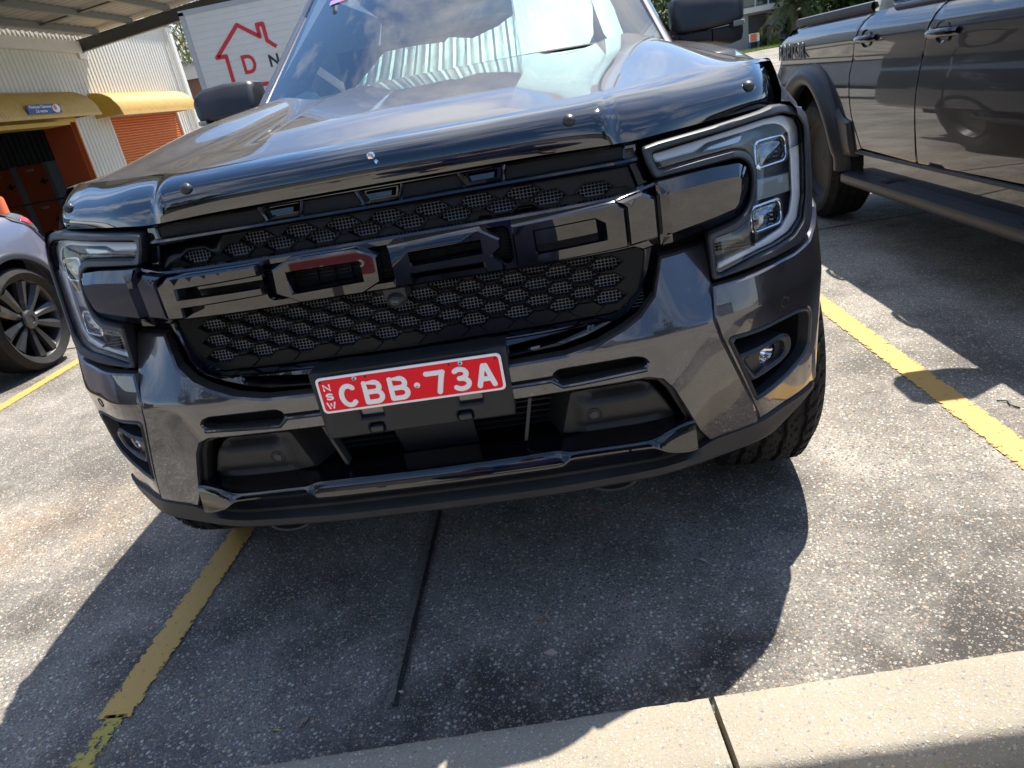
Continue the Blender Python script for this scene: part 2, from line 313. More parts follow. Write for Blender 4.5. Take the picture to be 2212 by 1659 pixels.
def area(p): return .5*sum(p[i][0]*p[(i+1) % len(p)][1]-p[(i+1) % len(p)][0]*p[i][1] for i in range(len(p)))
def ccw(p): return list(p) if area(p) > 0 else list(p)[::-1]
def inset(poly, d):
    """offset a ccw polygon inwards by d (mitred)"""
    n = len(poly); o = []
    for i in range(n):
        a, b, c = Vector(poly[i-1]), Vector(poly[i]), Vector(poly[(i+1) % n])
        e1 = (b-a).normalized(); e2 = (c-b).normalized(); n1 = Vector((-e1.y, e1.x)); n2 = Vector((-e2.y, e2.x))
        m = n1+n2; k = m.length_squared
        m = m*(2/k) if k > .2 else n1
        if m.length > 2.5: m = m.normalized()*2.5
        o.append(tuple(b+m*d))
    return o
def rnd(poly, r, k=4):
    """round the corners of a polygon"""
    poly = ccw(poly); n = len(poly); o = []
    for i in range(n):
        a, b, c = Vector(poly[i-1]), Vector(poly[i]), Vector(poly[(i+1) % n])
        u = a-b; v = c-b; t = min(r, u.length*.48, v.length*.48)
        p0 = b+u.normalized()*t; p1 = b+v.normalized()*t
        if u.normalized().dot(v.normalized()) < -.985: o.append(tuple(b)); continue
        for j in range(k+1):
            q = j/k; o.append(tuple(p0*(1-q)**2+b*2*q*(1-q)+p1*q*q))
    return o
def densify(poly, d):
    o = []
    for i in range(len(poly)):
        a, b = Vector(poly[i]), Vector(poly[(i+1) % len(poly)]); k = max(1, int((b-a).length/d))
        for j in range(k): o.append(tuple(a.lerp(b, j/k)))
    return o
def clean(poly, eps=1e-4):
    o = []
    for p in poly:
        if not o or (abs(p[0]-o[-1][0])+abs(p[1]-o[-1][1])) > eps: o.append(p)
    if len(o) > 1 and abs(o[0][0]-o[-1][0])+abs(o[0][1]-o[-1][1]) < eps: o.pop()
    return o
def panel(mb, outline, mapf, d0=0, bev=.003, bevd=None, back=.02, holes=(), grid=.03, closed_back=False, zsnap=None):
    """a body panel: front face at depth d0 on the mapped surface, a bevel round the rim and round each hole, walls back to `back`"""
    bevd = bev if bevd is None else bevd
    outl = ccw(clean(densify(ccw(outline), grid))); front = inset(outl, bev) if bev else outl
    hs = [ccw(clean(densify(ccw(h), grid))) for h in holes]; hf = [inset(h, -bev) if bev else h for h in hs]
    vs = list(front); ed = [(i, (i+1) % len(front)) for i in range(len(front))]
    for h in hf:
        k = len(vs); vs += h; ed += [(k+i, k+(i+1) % len(h)) for i in range(len(h))]
    xs = [p[0] for p in front]; ys = [p[1] for p in front]
    def far(p):
        for q in vs[:nb]:
            if abs(q[0]-p[0])+abs(q[1]-p[1]) < grid*.35: return False
        return True
    nb = len(vs)
    x = min(xs)+grid*.5
    rowz = []
    y = min(ys)+grid*.5
    while y < max(ys): rowz.append(y); y += grid
    if zsnap: rowz = [q for q in rowz if all(abs(q-z) > grid*.4 for z in zsnap)]+list(zsnap)
    pts = []
    while x < max(xs):
        for y in rowz:
            p = (x, y)
            if inside(p, front) and not any(inside(p, h) for h in hf) and far(p): pts.append(p)
        x += grid
    vs2 = vs+pts
    rv, re, rf, _, _, _ = delaunay_2d_cdt([Vector(v) for v in vs2], ed, [], 0, 1e-6)
    keep = []
    for f in rf:
        c = sum((rv[i] for i in f), Vector((0, 0)))/len(f)
        if inside(c, front) and not any(inside(c, h) for h in hf): keep.append(tuple(f))
    mb.add([mapf(v[0], v[1], d0) for v in rv], keep)
    if closed_back: mb.add([mapf(v[0], v[1], back) for v in rv], [f[::-1] for f in keep])
    for ring, fr in [(outl, front)]+list(zip(hs, hf)):
        rows = [[mapf(p[0], p[1], d0) for p in fr]]
        if bev: rows.append([mapf(p[0], p[1], d0+bevd) for p in ring])
        rows.append([mapf(p[0], p[1], back) for p in ring])
        mb.grid(rows, True)
    return mb
def mesh_text(name, txt, size, mat, parent, loc, rot=(PI/2, 0, 0), depth=.001, off=0, align='CENTER', space=1, sx=1):
    c = bpy.data.curves.new(name, 'FONT'); c.body = txt; c.size = size; c.extrude = depth; c.offset = off; c.align_x = align; c.align_y = 'CENTER'; c.space_character = space
    t = bpy.data.objects.new(name+'_c', c); COL.objects.link(t); bpy.context.view_layer.update()
    me = bpy.data.meshes.new_from_object(t.evaluated_get(bpy.context.evaluated_depsgraph_get())); bpy.data.objects.remove(t)
    mw = Matrix.Translation(loc) @ (rot if isinstance(rot, Matrix) else Matrix([list(r_) for r_ in __import__('mathutils').Euler(rot).to_matrix().to_4x4()])) @ Matrix.Diagonal((sx, 1, 1, 1))
    me.transform(mw); me.materials.clear(); me.materials.append(mat)
    o = bpy.data.objects.new(name, me); return link(o, parent)
def pchip(xs, ys):
    xs = np.array(xs, float); ys = np.array(ys, float); h = np.diff(xs); d = np.diff(ys)/h; m = np.zeros(len(xs)); m[0] = d[0]; m[-1] = d[-1]
    for i in range(1, len(xs)-1):
        if d[i-1]*d[i] > 0: w1 = 2*h[i]+h[i-1]; w2 = h[i]+2*h[i-1]; m[i] = (w1+w2)/(w1/d[i-1]+w2/d[i])
    def f(x):
        x = min(max(x, xs[0]), xs[-1]); i = min(int(np.searchsorted(xs, x, 'right'))-1, len(h)-1); t = (x-xs[i])/h[i]
        return float((2*t**3-3*t*t+1)*ys[i]+(t**3-2*t*t+t)*h[i]*m[i]+(-2*t**3+3*t*t)*ys[i+1]+(t**3-t*t)*h[i]*m[i+1])
    return f
# ------------------------------------------------------------------ ground
def gz(x, y):
    def ss(a, b, t): t = min(max((t-a)/(b-a), 0), 1); return t*t*(3-2*t)
    return -1.15*ss(-6, -13, x)*ss(8, 19, y)+.78*ss(1, 9, x)*ss(12, 46, y)
def gcoords(lo, hi, fine0, fine1):
    a = list(np.arange(fine0, fine1+.01, 1.0)); s = 1.3; x = fine1
    while x < hi: x += s; s *= 1.35; a.append(x)
    s = 1.3; x = fine0
    while x > lo: x -= s; s *= 1.35; a.insert(0, x)
    return a
gx = gcoords(-250, 250, -22, 22); gy = gcoords(-250, 320, -6, 50)
mb = MB(); mb.grid([[(x, y, gz(x, y)) for x in gx] for y in gy])
tag(mb.build('ground', M['ground'], ang=None), None, None, kind='structure')
M['drive'] = aggregate('pale driveway concrete', (.36, .33, .27), (.46, .42, .35), ST, 60, amount=.3, dark=(.16, .145, .12), darkamt=.35)
mb = MB(); mb.grid([[(x, y, .004) for y in np.linspace(-14.6, -.55, 12)] for x in np.linspace(-22, 23, 12)]); tag(mb.build('driveway', M['drive'], ang=None), None, None, kind='structure')
def strip(name, x0, x1, y0, y1, z, mat, n=1, skew=0):
    vs = []; 
    me = bpy.data.meshes.new(name)
    for i in range(n+1):
        y = y0+(y1-y0)*i/n; s = skew*(y-y0)
        vs += [(x0+s, y, z), (x1+s, y, z)]
    me.from_pydata(vs, [], [(2*i, 2*i+1, 2*i+3, 2*i+2) for i in range(n)])
    uv = me.uv_layers.new(name='UVMap')
    for p in me.polygons:
        for li in p.loop_indices:
            vi = me.loops[li].vertex_index; uv.data[li].uv = (vi % 2, vi//2)
    me.materials.append(mat); o = bpy.data.objects.new(name, me); COL.objects.link(o); return o
k = tag(strip('bay_line', -.897, -.808, -.115, 5.4, .004, M['line'], 1, .012), None, None, kind='structure')
k = tag(strip('bay_line_old', -.888, -.815, -.30, -.105, .004, M['lineold'], 1), None, None, kind='structure')
k = tag(strip('bay_line', 1.482, 1.578, -.2, 5.4, .004, M['line'], 1, -.02), None, None, kind='structure')
k = tag(strip('bay_line', -3.03, -2.94, -.2, 5.4, .004, M['line'], 1, 0), None, None, kind='structure')
k = tag(strip('bay_line', 3.95, 4.04, -.2, 5.4, .004, M['line'], 1, 0), None, None, kind='structure')
# expansion joint: a dark rubber strip with crumbled cement edges
def ragged(name, x0, y0, x1, y1, wdt, z, mat, amp, n=70, seed=1):
    rr = random.Random(seed); d = Vector((x1-x0, y1-y0)).normalized(); nn = Vector((-d.y, d.x)); L_, R_ = [], []
    for i in range(n+1):
        p = Vector((x0, y0)).lerp(Vector((x1, y1)), i/n)
        L_.append((*(p+nn*(wdt/2+rr.uniform(-amp, amp))), z)); R_.append((*(p-nn*(wdt/2+rr.uniform(-amp, amp))), z))
    mb = MB(); mb.grid([L_, R_]); o = mb.build(name, mat, ang=None); return tag(o, None, None, kind='structure')
M['jointdk'] = P('joint sealant', (.018, .018, .018), .7, bump=(200, .5), var=(90, .5, (.10, .09, .07), .5))
M['jointedge'] = P('worn joint cement', (.20, .19, .165), .85, bump=(250, .8, .002), var=(60, .7, (.06, .055, .045), .45))
ragged('joint_edge', -.176, -.16, -.205, 1.5, .034, .003, M['jointedge'], .004, 150)
ragged('ground_joint', -.168, -.16, -.192, 5, .012, .0065, M['jointdk'], .0015, 150, 2)
ragged('ground_joint', -4, 3.33, 6, 3.42, .02, .003, M['jointdk'], .002, 90, 3)
# kerb stones
kd = Vector((1, .072, 0)).normalized(); kn = Vector((-kd.y, kd.x, 0)); K0 = Vector((.48, -.292, 0))
def kerbstone(a, b, wd=.155, h=.1):
    mb = MB(); rr = random.Random(int(a*100)); rows = []
    n = max(2, int((b-a)/.02)); prof = [(0, -.1), (0, h-.004), (-.004, h)] + [(-wd*q, h) for q in (.2, .4, .6, .8)] + [(-wd+.014, h-.001), (-wd+.006, h-.005), (-wd+.001, h-.013), (-wd-.004, h-.03), (-wd-.012, 0), (-wd-.014, -.1)]
    for i in range(n+1):
        t = a+(b-a)*i/n; row = []
        for (q, z) in prof:
            j = rr.uniform(-.0012, .0012) if .05 < z else 0
            p = K0+kd*t+kn*(q+j); row.append((p.x, p.y, z+(j*.6)))
        rows.append(row)
    m0 = len(mb.v); mb.grid(rows); k = len(prof); mb.f.append(tuple(range(k))); mb.f.append(tuple((n*k)+i for i in range(k))[::-1])
    return mb
for a, b in ((-2.45, -1.235), (-1.22, -.0055), (.0055, 1.22), (1.235, 2.45)):
    tag(kerbstone(a, b).build('kerb', M['kerb'], ang=60), None, None, kind='structure')
# ------------------------------------------------------------------ small litter
def leaf(name, loc, l, w, rz, mat, label, cat, seed=0, group=None):
    rr = random.Random(seed); mb = MB(); rows = []
    for i in range(9):
        t = i/8; ww = w*math.sin(PI*min(.98, max(.02, t)))**.8*(1+rr.uniform(-.25, .25)); c = .0035*math.sin(t*PI*1.3)+.002
        rows.append([((t-.5)*l, -ww/2, c+.003*rr.random()), ((t-.5)*l, 0, c*.4+.001), ((t-.5)*l, ww/2, c+.003*rr.random())])
    mb.grid(rows); m2 = [(x, y, z+.0006) for x, y, z in mb.v]; n = len(mb.v); mb.f += [tuple(i+n for i in f[::-1]) for f in list(mb.f)]; mb.v += m2
    o = mb.build(name, mat, fix=False); o.location = loc; o.rotation_euler = (0, 0, rz); return tag(o, label, cat, group)
leaf('dry_leaf', (-.37, -.177, .001), .036, .011, 1.25, M['deadleaf'], 'curled brown dry leaf on the dark ground beside the kerb', 'leaf', 1)
leaf('dry_leaf', (.165, .064, .001), .03, .008, -.9, M['deadleaf'], 'small pale twiggy leaf scrap beside a brown pebble on the ground', 'leaf', 2)
leaf('dry_leaf', (.564, .211, .001), .03, .008, -.5, M['galv'], 'thin grey dry leaf on the ground near the edge of the truck shadow', 'leaf', 3)
leaf('dry_leaf', (-.426, -.193, .001), .022, .005, 0, P('yellow leaf', (.5, .42, .2), .7), 'tiny yellowish leaf beside the brown leaf near the kerb', 'leaf', 4)
def pebble(loc, sx, sy, sz, mat, label, seed=0):
    bm = bmesh.new(); bmesh.ops.create_icosphere(bm, subdivisions=3, radius=1); rr = random.Random(seed); ph = [rr.uniform(0, 6) for _ in range(6)]
    for v in bm.verts:
        k = 1+.22*math.sin(v.co.x*3+ph[0])*math.sin(v.co.y*3.7+ph[1])+.12*math.sin(v.co.z*6+ph[2]+v.co.x*5)
        v.co = Vector((v.co.x*sx*k, v.co.y*sy*k, max(-.3, v.co.z)*sz*k))
    me = bpy.data.meshes.new('pebble'); bm.to_mesh(me); bm.free(); me.shade_smooth(); me.materials.append(mat); o = bpy.data.objects.new('pebble', me); COL.objects.link(o); o.location = loc
    return tag(o, label, 'pebble')
pebble((.172, -.045, .002), .013, .008, .006, P('pink stone', (.44, .33, .27), .8, bump=(300, .5)), 'chalky pink stone chip lying on the dark ground in front of the truck', 1)
pebble((.147, .056, .001), .008, .006, .004, P('brown stone', (.26, .15, .08), .6), 'oval brown pebble in the ground beside a pale leaf scrap', 2)
pebble((-.163, -.12, .004), .006, .005, .004, P('cream chip', (.5, .46, .38), .7), 'cream stone chip at the kerb end of the ground joint', 3)
mb = MB(); mb.tube([(.285, .475, .003), (.292, .486, .004), (.302, .494, .006), (.312, .495, .005), (.322, .489, .003)], .0012, 6)
tag(mb.build('plastic_thread', P('red plastic', (.6, .03, .02), .4)), 'short red plastic thread on the ground in front of the truck', 'thread')
mb = MB(); mb.tube([(1.625, .84, .003), (1.648, .825, .005), (1.642, .80, .004), (1.657, .775, .003)], .0022, 6)
tag(mb.build('rubber_scrap', M['rubber']), 'short black rubber scrap on the ground right of the yellow line', 'scrap')
# debris where the joint meets the kerb
mb = MB(); rr = random.Random(5)
for i in range(420):
    t = rr.random()**1.6; x = -.172+rr.gauss(0, .012+.02*(t < .12)); y = -.155+t*.62; x += -.014*(t)
    s = rr.uniform(.0012, .0038); q = [(x+s*rr.uniform(-1, 1), y+s*rr.uniform(-1, 1), .003+.004*rr.random()) for _ in range(4)]
    mb.add(q+[(x, y, .009)], [(0, 1, 4), (1, 2, 4), (2, 3, 4), (3, 0, 4)])
tag(mb.build('grit', leafmat('grit and leaf crumbs', (.09, .06, .04), (.36, .27, .18)), ang=None), 'brown grit and leaf crumbs gathered along the ground joint', 'debris', kind='stuff')
# ================================================================== the dark pickup truck in the middle
TR = empty('pickup_truck', (0, 2, 0), 'dark grey pickup truck facing the camera, head on, with red front plate and black grille', 'pickup truck')
CX0 = pchip([0, .2, .35, .455, .53, .6, .69, .765, .83, .865, .895, .915, .925, .932], [-.02, -.018, -.010, -.002, .018, .045, .085, .147, .205, .25, .31, .40, .50, .72])
ZC = .700
def bump_(t, a, b, r=.007):
    s = math.sqrt(t*t+r*r); return a*(s+t)/2+b*(s-t)/2
def smooth(a, b, t): t = min(max((t-a)/(b-a), 0), 1); return t*t*(3-2*t)
def SB(x, z):
    x = abs(x); a = .45+.03*x+.20*smooth(.50, .60, x); return CX0(x)+bump_(z-ZC, a, .12)
def mapB(u, z, d): return (u, SB(u, z)+d, z)
# plan curve parameter for the corner panels
PX = [.60+.002*i for i in range(140)] + [.8795]
pl = []
for x in list(np.arange(.55, .925, .003)): pl.append((x, CX0(x)))
pl += [(.9255, .48), (.928, .54), (.930, .60), (.931, .66), (.932, .72), (.932, .80)]
us = [0]
for i in range(1, len(pl)): us.append(us[-1]+math.hypot(pl[i][0]-pl[i-1][0], pl[i][1]-pl[i-1][1]))
def x2u(x): return float(np.interp(x, [p[0] for p in pl], us))
def mapS(u, z, d):
    x = float(np.interp(u, us, [p[0] for p in pl])); y = float(np.interp(u, us, [p[1] for p in pl]))
    e = .012; x1, y1 = np.interp(u+e, us, [p[0] for p in pl]), np.interp(u+e, us, [p[1] for p in pl]); x0, y0 = np.interp(u-e, us, [p[0] for p in pl]), np.interp(u-e, us, [p[1] for p in pl])
    tx, ty = x1-x0, y1-y0; l = math.hypot(tx, ty)+1e-9; nx, ny = -ty/l, tx/l
    gp = bump_(z-ZC, .33*(1-.5*smooth(.30, .6, u)), .12); wx = smooth(.86, .915, x)
    return (x+nx*d-wx*gp*.45, y+ny*d+gp*(1-wx), z)
SLp = [(.494, 1.038, .108), (.512, .977, .097), (.873, 1.028, .34), (.617, .773, .098), (.796, .782, .214), (.77, .975, .237), (.62, 1.03, .165), (.69, .93, .17), (.883, 1.037, .36), (.86, .85, .29), (.75, 1.04, .24), (.7, .85, .155)]
class TPS:
    def __init__(s, pts, reg):
        Q = np.array(pts, float); s.c = Q[:, :2]; n = len(Q); d = np.linalg.norm(s.c[:, None]-s.c[None], axis=2); A = np.zeros((n+3, n+3))
        A[:n, :n] = d**3+reg*np.eye(n); A[:n, n] = 1; A[:n, n+1:] = s.c; A[n, :n] = 1; A[n+1:, :n] = s.c.T; s.w = np.linalg.solve(A, np.r_[Q[:, 2], 0, 0, 0])
    def __call__(s, x, z):
        q = np.array([abs(x), z]); d = np.linalg.norm(s.c-q, axis=1); return float(d**3 @ s.w[:-3]+s.w[-3]+s.w[-2:] @ q)
SL = TPS(SLp, 3e-5)
def mapL(u, z, d): return (u, SL(u, z)+d, z)
def SG(x, z): return .075+(z-.75)*.17-.02*max(0, 1-abs(x)/.48)
def mapG(u, z, d): return (u, SG(u, z)+d, z)
def LT(x, z):
    x = abs(x); return -.022+.03*max(0, (x-.2)/.25)**2 if x < .447 else .008+(x-.447)*.62
def mapT(u, z, d): return (u, LT(u, z)+d, z)
def sym(right, top=True):
    """close a right-half outline given from centre to centre by mirroring it"""
    return clean(right+[(-x, z) for x, z in right[::-1]])
# ---- bumper skin: cross bar and the two fins
half = [(0, .695), (.2, .6935), (.3034, .695), (.3664, .7065), (.4173, .725), (.4518, .742), (.484, .7715), (.4975, .809), (.506, .835), (.587, .8315), (.6035, .8345), (.6065, .807), (.603, .756), (.599, .728), (.5965, .703), (.609, .66), (.643, .574), (.679, .4807), (.6912, .4423), (.6905, .431), (.682, .4205), (.649, .4205), (.612, .424), (.575, .428), (.5525, .4608), (.524, .5304), (.503, .578), (.483, .6055), (.455, .6165), (.40, .6160), (.2, .6160), (0, .6160)]
slot = rnd([(.276, .6505), (.287, .6345), (.43, .6385), (.452, .6425), (.4585, .650), (.4500, .6615), (.4326, .667), (.286, .6665), (.276, .660)], .006, 3)
groove = [(.165, .6515), (.276, .6515), (.276, .6575), (.165, .6575)]
sl2 = [(-x, z) for x, z in slot]
mb = MB(); panel(mb, sym(half), mapB, 0, .004, .0045, .035, holes=[slot, sl2], grid=.022, zsnap=[.688, .694, .70, .706, .712])
mb.build('front_bumper', M['paint'], TR, ang=24)
for s in (1, -1):
    mb = MB(); panel(mb, [(s*.27, .625), (s*.47, .625), (s*.47, .675), (s*.27, .675)], mapB, .03, 0, 0, .035, grid=.05)
    panel(mb, [(s*x, z) for x, z in groove], lambda u, z, d: mapB(u, z, -.0006+d), 0, 0, 0, .001, grid=.05)
    mb.build('bumper_slot_backing', M['dark'], TR)
for s in (1, -1):   # bright ledge under each slot
    mb = MB(); pr = []
    for i in range(15):
        t = i/14; x = .165+(.455-.165)*t; z0 = .6485-(.0165 if x > .285 else (.0165*smooth(.272, .288, x)))+.006*smooth(.3, .455, x)
        y = SB(x, z0); pr.append([(s*x, y+.004, z0+.0035), (s*x, y-.004, z0+.0025), (s*x, y-.0055, z0-.001), (s*x, y-.001, z0-.006)])
    mb.grid(pr); mb.build('slot_ledge', M['paint'], TR, ang=30)
# ---- corner panels with fog light opening
fog = [(.6250, .6540), (.70, .6515), (.8133, .6464), (.8374, .6357), (.8468, .6128), (.8447, .545), (.826, .522), (.775, .4975), (.735, .4895), (.6895, .4835)]
fogu = [(x2u(x), z) for x, z in fog]
side = [(x2u(.6055), .7600), (x2u(.70), .7610), (x2u(.80), .7650), (x2u(.85), .775), (x2u(.872), .795), (x2u(.893), .83), (us[-1]-.27, .85), (us[-1]-.345, .75), (us[-1]-.37, .60), (us[-1]-.39, .43), (x2u(.80), .424), (x2u(.756), .428), (x2u(.6955), .4305), (x2u(.6945), .445), (x2u(.681), .4830), (x2u(.645), .575), (x2u(.611), .662), (x2u(.600), .703), (x2u(.603), .728)]
for s in (1, -1):
    mb = MB(); panel(mb, side, mapS, .004, .003, .004, .03, holes=[rnd(fogu, .012, 3)], grid=.024, zsnap=[.694, .70, .706])
    if s < 0: mb.mirror(False)
    o = mb.build('corner_panel', M['paint'], TR, ang=28)
    mb = MB()   # parking sensor disc
    for r0, r1, dd in ((0, .0085, .0035), (.0085, .0115, .0045)):
        rows = [[mapS(x2u(.764)+r_*math.cos(a*PI/12), .681+r_*math.sin(a*PI/12), dd) for a in range(24)] for r_ in (max(r0, .0005), r1)]
        mb.grid(rows, True)
    mb.grid([[mapS(x2u(.764)+.0115*math.cos(a*PI/12), .681+.0115*math.sin(a*PI/12), dd) for a in range(24)] for dd in (.0022, .006)], True)
    if s < 0: mb.mirror(False)
    mb.build('parking_sensor', M['paint'], TR, ang=30)
    # fog lamp surround
    mb = MB(); outer = rnd([(x*1.0, z) for x, z in fogu], .012, 3); c = (x2u(.745), .575)
    inner = inset(ccw(outer), .0085)
    panel(mb, outer, mapS, .003, .004, .004, .03, holes=[inner], grid=.03)
    n = len(inner); base = [mapS(p[0], p[1], .03) for p in inner]; cx = sum(p[0] for p in inner)/n; cz = sum(p[1] for p in inner)/n
    deep = [mapS(cx+(p[0]-cx)*.90, cz+(p[1]-cz)*.88, .095) for p in inner]
    rows = [base, deep]; fs_ = MB(); fs_.grid(rows, True); fs_.f.append(tuple(range(len(fs_.v)-n, len(fs_.v))))
    if s < 0: mb.mirror(False); fs_.mirror(False)
    fs = mb.build('fog_light_surround', M['matte'], TR, ang=30); fs_.build('recess', M['dark'], fs, ang=30)
    # horizontal D shaped blade carrying the lamp
    mb = MB(); blade = ccw([(x2u(.640), .6035), (x2u(.70), .6050), (x2u(.768), .6055), (x2u(.789), .5945), (x2u(.794), .570), (x2u(.785), .5485), (x2u(.765), .5375), (x2u(.72), .5335), (x2u(.683), .5310)])
    eye = [(x2u(.737)+.0300*math.cos(a*PI/14), .571+.0245*math.sin(a*PI/14)) for a in range(28)]
    cut = rnd(ccw([(x2u(.664), .5915), (x2u(.755), .5935), (x2u(.772), .585), (x2u(.776), .565), (x2u(.765), .552), (x2u(.692), .5445)]), .008, 3)
    panel(mb, rnd(blade, .012, 4), mapS, .008, .006, .006, .075, holes=[cut], grid=.02)
    panel(mb, cut, mapS, .022, 0, 0, .023, holes=[eye], grid=.02)
    n = len(cut); cc = ccw(cut); mb.grid([[mapS(p[0], p[1], .012) for p in cc], [mapS(p[0], p[1], .024) for p in cc]], True)
    if s < 0: mb.mirror(False)
    bl = mb.build('fog_light_blade', M['matte'], TR, ang=30)
    mb = MB(); rows = []
    for j in range(6):
        q = j/5; r_ = max(.0005, math.sin(q*PI/2)); rows.append([mapS(x2u(.737)+.0300*r_*math.cos(a*PI/14), .571+.0245*r_*math.sin(a*PI/14), .016+.010*(1-math.cos(q*PI/2))) for a in range(28)])
    mb.grid(rows, True)
    if s < 0: mb.mirror(False)
    fl = mb.build('fog_light', M['lens'], TR)
    mb = MB(); rr = random.Random(3); rows = []
    for j in range(5):
        r_ = max(.02, j/4); rows.append([mapS(x2u(.737)+.0285*r_*math.cos(a*PI/14), .571+.023*r_*math.sin(a*PI/14), .052-.026*r_**2+.003*((a+j) % 2)) for a in range(28)])
    mb.grid(rows, True)
    if s < 0: mb.mirror(False)
    mb.build('reflector', M['chrome'], fl, ang=5)
# ---- headlights
HO = [(.4939, 1.0355), (.526, 1.0393), (.6395, 1.0443), (.7462, 1.0515), (.7774, 1.0556), (.8125, 1.0519), (.8471, 1.040), (.8638, 1.0219), (.8672, .9887), (.8660, .9395), (.8645, .8734), (.8602, .8255), (.8466, .794), (.8144, .7781), (.749, .7735), (.688, .7703), (.6045, .7683), (.6050, .8144), (.604, .8584), (.6413, .8626), (.6665, .8671), (.6877, .8787), (.7015, .8963), (.71, .9246), (.7114, .9476), (.7076, .9624), (.6949, .974), (.6787, .9791), (.6035, .9777), (.512, .9765), (.5002, 1.0064)]
HL = [(.5129, 1.0208), (.6372, 1.0284), (.7497, 1.0358), (.7994, 1.0353), (.8347, 1.0234), (.8483, 1.0049), (.8472, .9436), (.8427, .8693), (.8288, .823), (.799, .8024), (.7509, .7942), (.7045, .791), (.6189, .7765), (.6171, .7993), (.6177, .8433), (.667, .8467), (.694, .8593), (.7085, .878), (.7201, .9033), (.7253, .9279), (.7252, .9584), (.7158, .9803), (.7016, .9919), (.6814, .998), (.6062, .9966), (.523, .9929)]
DRL = [(.5158, 1.0166), (.6415, 1.0244), (.7561, 1.032), (.8030, 1.0314), (.8345, 1.0195), (.8445, 1.0012), (.8437, .9401), (.8391, .8646), (.8245, .8230), (.7956, .8047), (.7500, .7960), (.7050, .7925), (.622, .7795), (.6230, .790), (.7240, .8062), (.7790, .8177), (.8045, .8387), (.8157, .8740), (.8186, .9459), (.8172, .9962), (.8043, 1.0117), (.7859, 1.0196), (.7613, 1.0225), (.7133, 1.0193), (.6287, 1.0155), (.6014, 1.0044), (.5198, 1.0019)]
HOc, HLc, DRLc = rnd(HO, .008, 3), rnd(HL, .008, 3), rnd(DRL, .005, 2)
for s in (1, -1):
    def fin_(mb, *a, **k):
        if s < 0: mb.mirror(False)
        return mb.build(*a, **k)
    mb = MB()   # bowl of the lamp
    n = len(HLc); cc = ccw(HLc); mb.grid([[mapL(p[0], p[1], .004) for p in cc], [mapL(p[0], p[1], .055) for p in cc]], True)
    panel(mb, HLc, mapL, .055, 0, 0, .056, grid=.03)
    hl = fin_(mb, 'headlight', M['lamphouse'], TR)
    mb = MB(); panel(mb, HOc, mapL, -.009, .0035, .005, .03, holes=[inset(ccw(HLc), -.0028)], grid=.02)
    fin_(mb, 'bezel', M['matte'], hl, ang=40)
    mb = MB(); panel(mb, DRLc, mapL, .018, .003, .003, .03, grid=.03); fin_(mb, 'light_guide', M['drl'], hl)
    mb = MB()
    inn = inset(ccw(DRL), .012)
    for k in range(3):   # fine moulded ribs in the foot of the lamp
        z = .797+.006*k; mb.box(.63, .705-.012*k, SL(.66, z)+.030, SL(.66, z)+.05, z+.010, z+.0125)
    mb.box(.716, .722, SL(.72, .82)+.03, SL(.72, .82)+.055, .80, .85)
    fin_(mb, 'trim_rib', M['matte'], hl)
    mb = MB(); panel(mb, rnd([(.618, .9995), (.634, 1.0080), (.7097, 1.0145), (.705, 1.0040), (.695, .9995), (.6539, .9990)], .003, 2), mapL, .026, .002, .003, .05, grid=.02); fin_(mb, 'reflector', M['satin'], hl)
    mb = MB(); panel(mb, [(.732, .922), (.8149, .9152), (.8166, .8793), (.728, .8838)], mapL, .03, .002, .002, .055, grid=.02); fin_(mb, 'side_reflector', M['pad'], hl)
    for nm, (ox, oz, w_, h_, tilt) in {'upper': (.770, .9695, .0415, .0280, .02), 'lower': (.7445, .8515, .0405, .0270, -.02)}.items():
        def rr_(w, h, r_, k=5):
            q = rnd([(ox-w, oz-h), (ox+w, oz-h*.96), (ox+w*1.0, oz+h), (ox-w*.98, oz+h*.98)], r_, k); return q
        mb = MB(); O_ = rr_(w_, h_, .014); I_ = rr_(w_*.84, h_*.82, .013)
        panel(mb, O_, mapL, .016, .002, .002, .05, holes=[I_], grid=.03); pj = fin_(mb, 'projector_rim', M['chrome'], hl, ang=40)
        mb = MB(); Ic = ccw(I_); rows = [[mapL(ox+(p[0]-ox)*q, oz+(p[1]-oz)*q, .018-.012*math.sqrt(max(0, 1-q*q))+.006) for p in Ic] for q in (1, .85, .6, .3, .02)]
        mb.grid(rows, True); fin_(mb, 'projector_lens', M['bulb'], pj)
        mb = MB(); Rd = .021 if nm == 'upper' else .023
        rows = [[mapL(ox+Rd*q*math.cos(a*PI/12), oz+Rd*.92*q*math.sin(a*PI/12), .050-.024*math.sqrt(max(0, 1-q*q))) for a in range(24)] for q in (1, .9, .7, .4, .02)]
        mb.grid(rows, True); cc2 = ccw(I_); mb.grid([[mapL(p[0], p[1], .022) for p in cc2], [mapL(ox+(p[0]-ox)*.8, oz+(p[1]-oz)*.8, .052) for p in cc2]], True)
        for k in range(4): mb.box(ox-.02, ox+.02, SL(ox, oz)+.046, SL(ox, oz)+.05, oz-.016+.009*k, oz-.013+.009*k)
        fin_(mb, 'projector', M['satin'] if nm == 'upper' else M['chrome'], pj, ang=20)
    mb = MB(); panel(mb, inset(ccw(HLc), -.0015), mapL, .003, .002, .001, .008, grid=.022); fin_(mb, 'lens', M['lens'], hl)
# dark seal behind lamps and grille edges
for s in (1, -1):
    mb = MB(); q = [(s*.47, .70), (s*.60, .755), (s*.80, .765), (s*.875, .80), (s*.882, 1.03), (s*.80, 1.055), (s*.49, 1.045), (s*.47, 1.0)]
    panel(mb, q, mapL, .062, 0, 0, .08, grid=.03)
    mb.build('lamp_seal', M['dark'], TR)
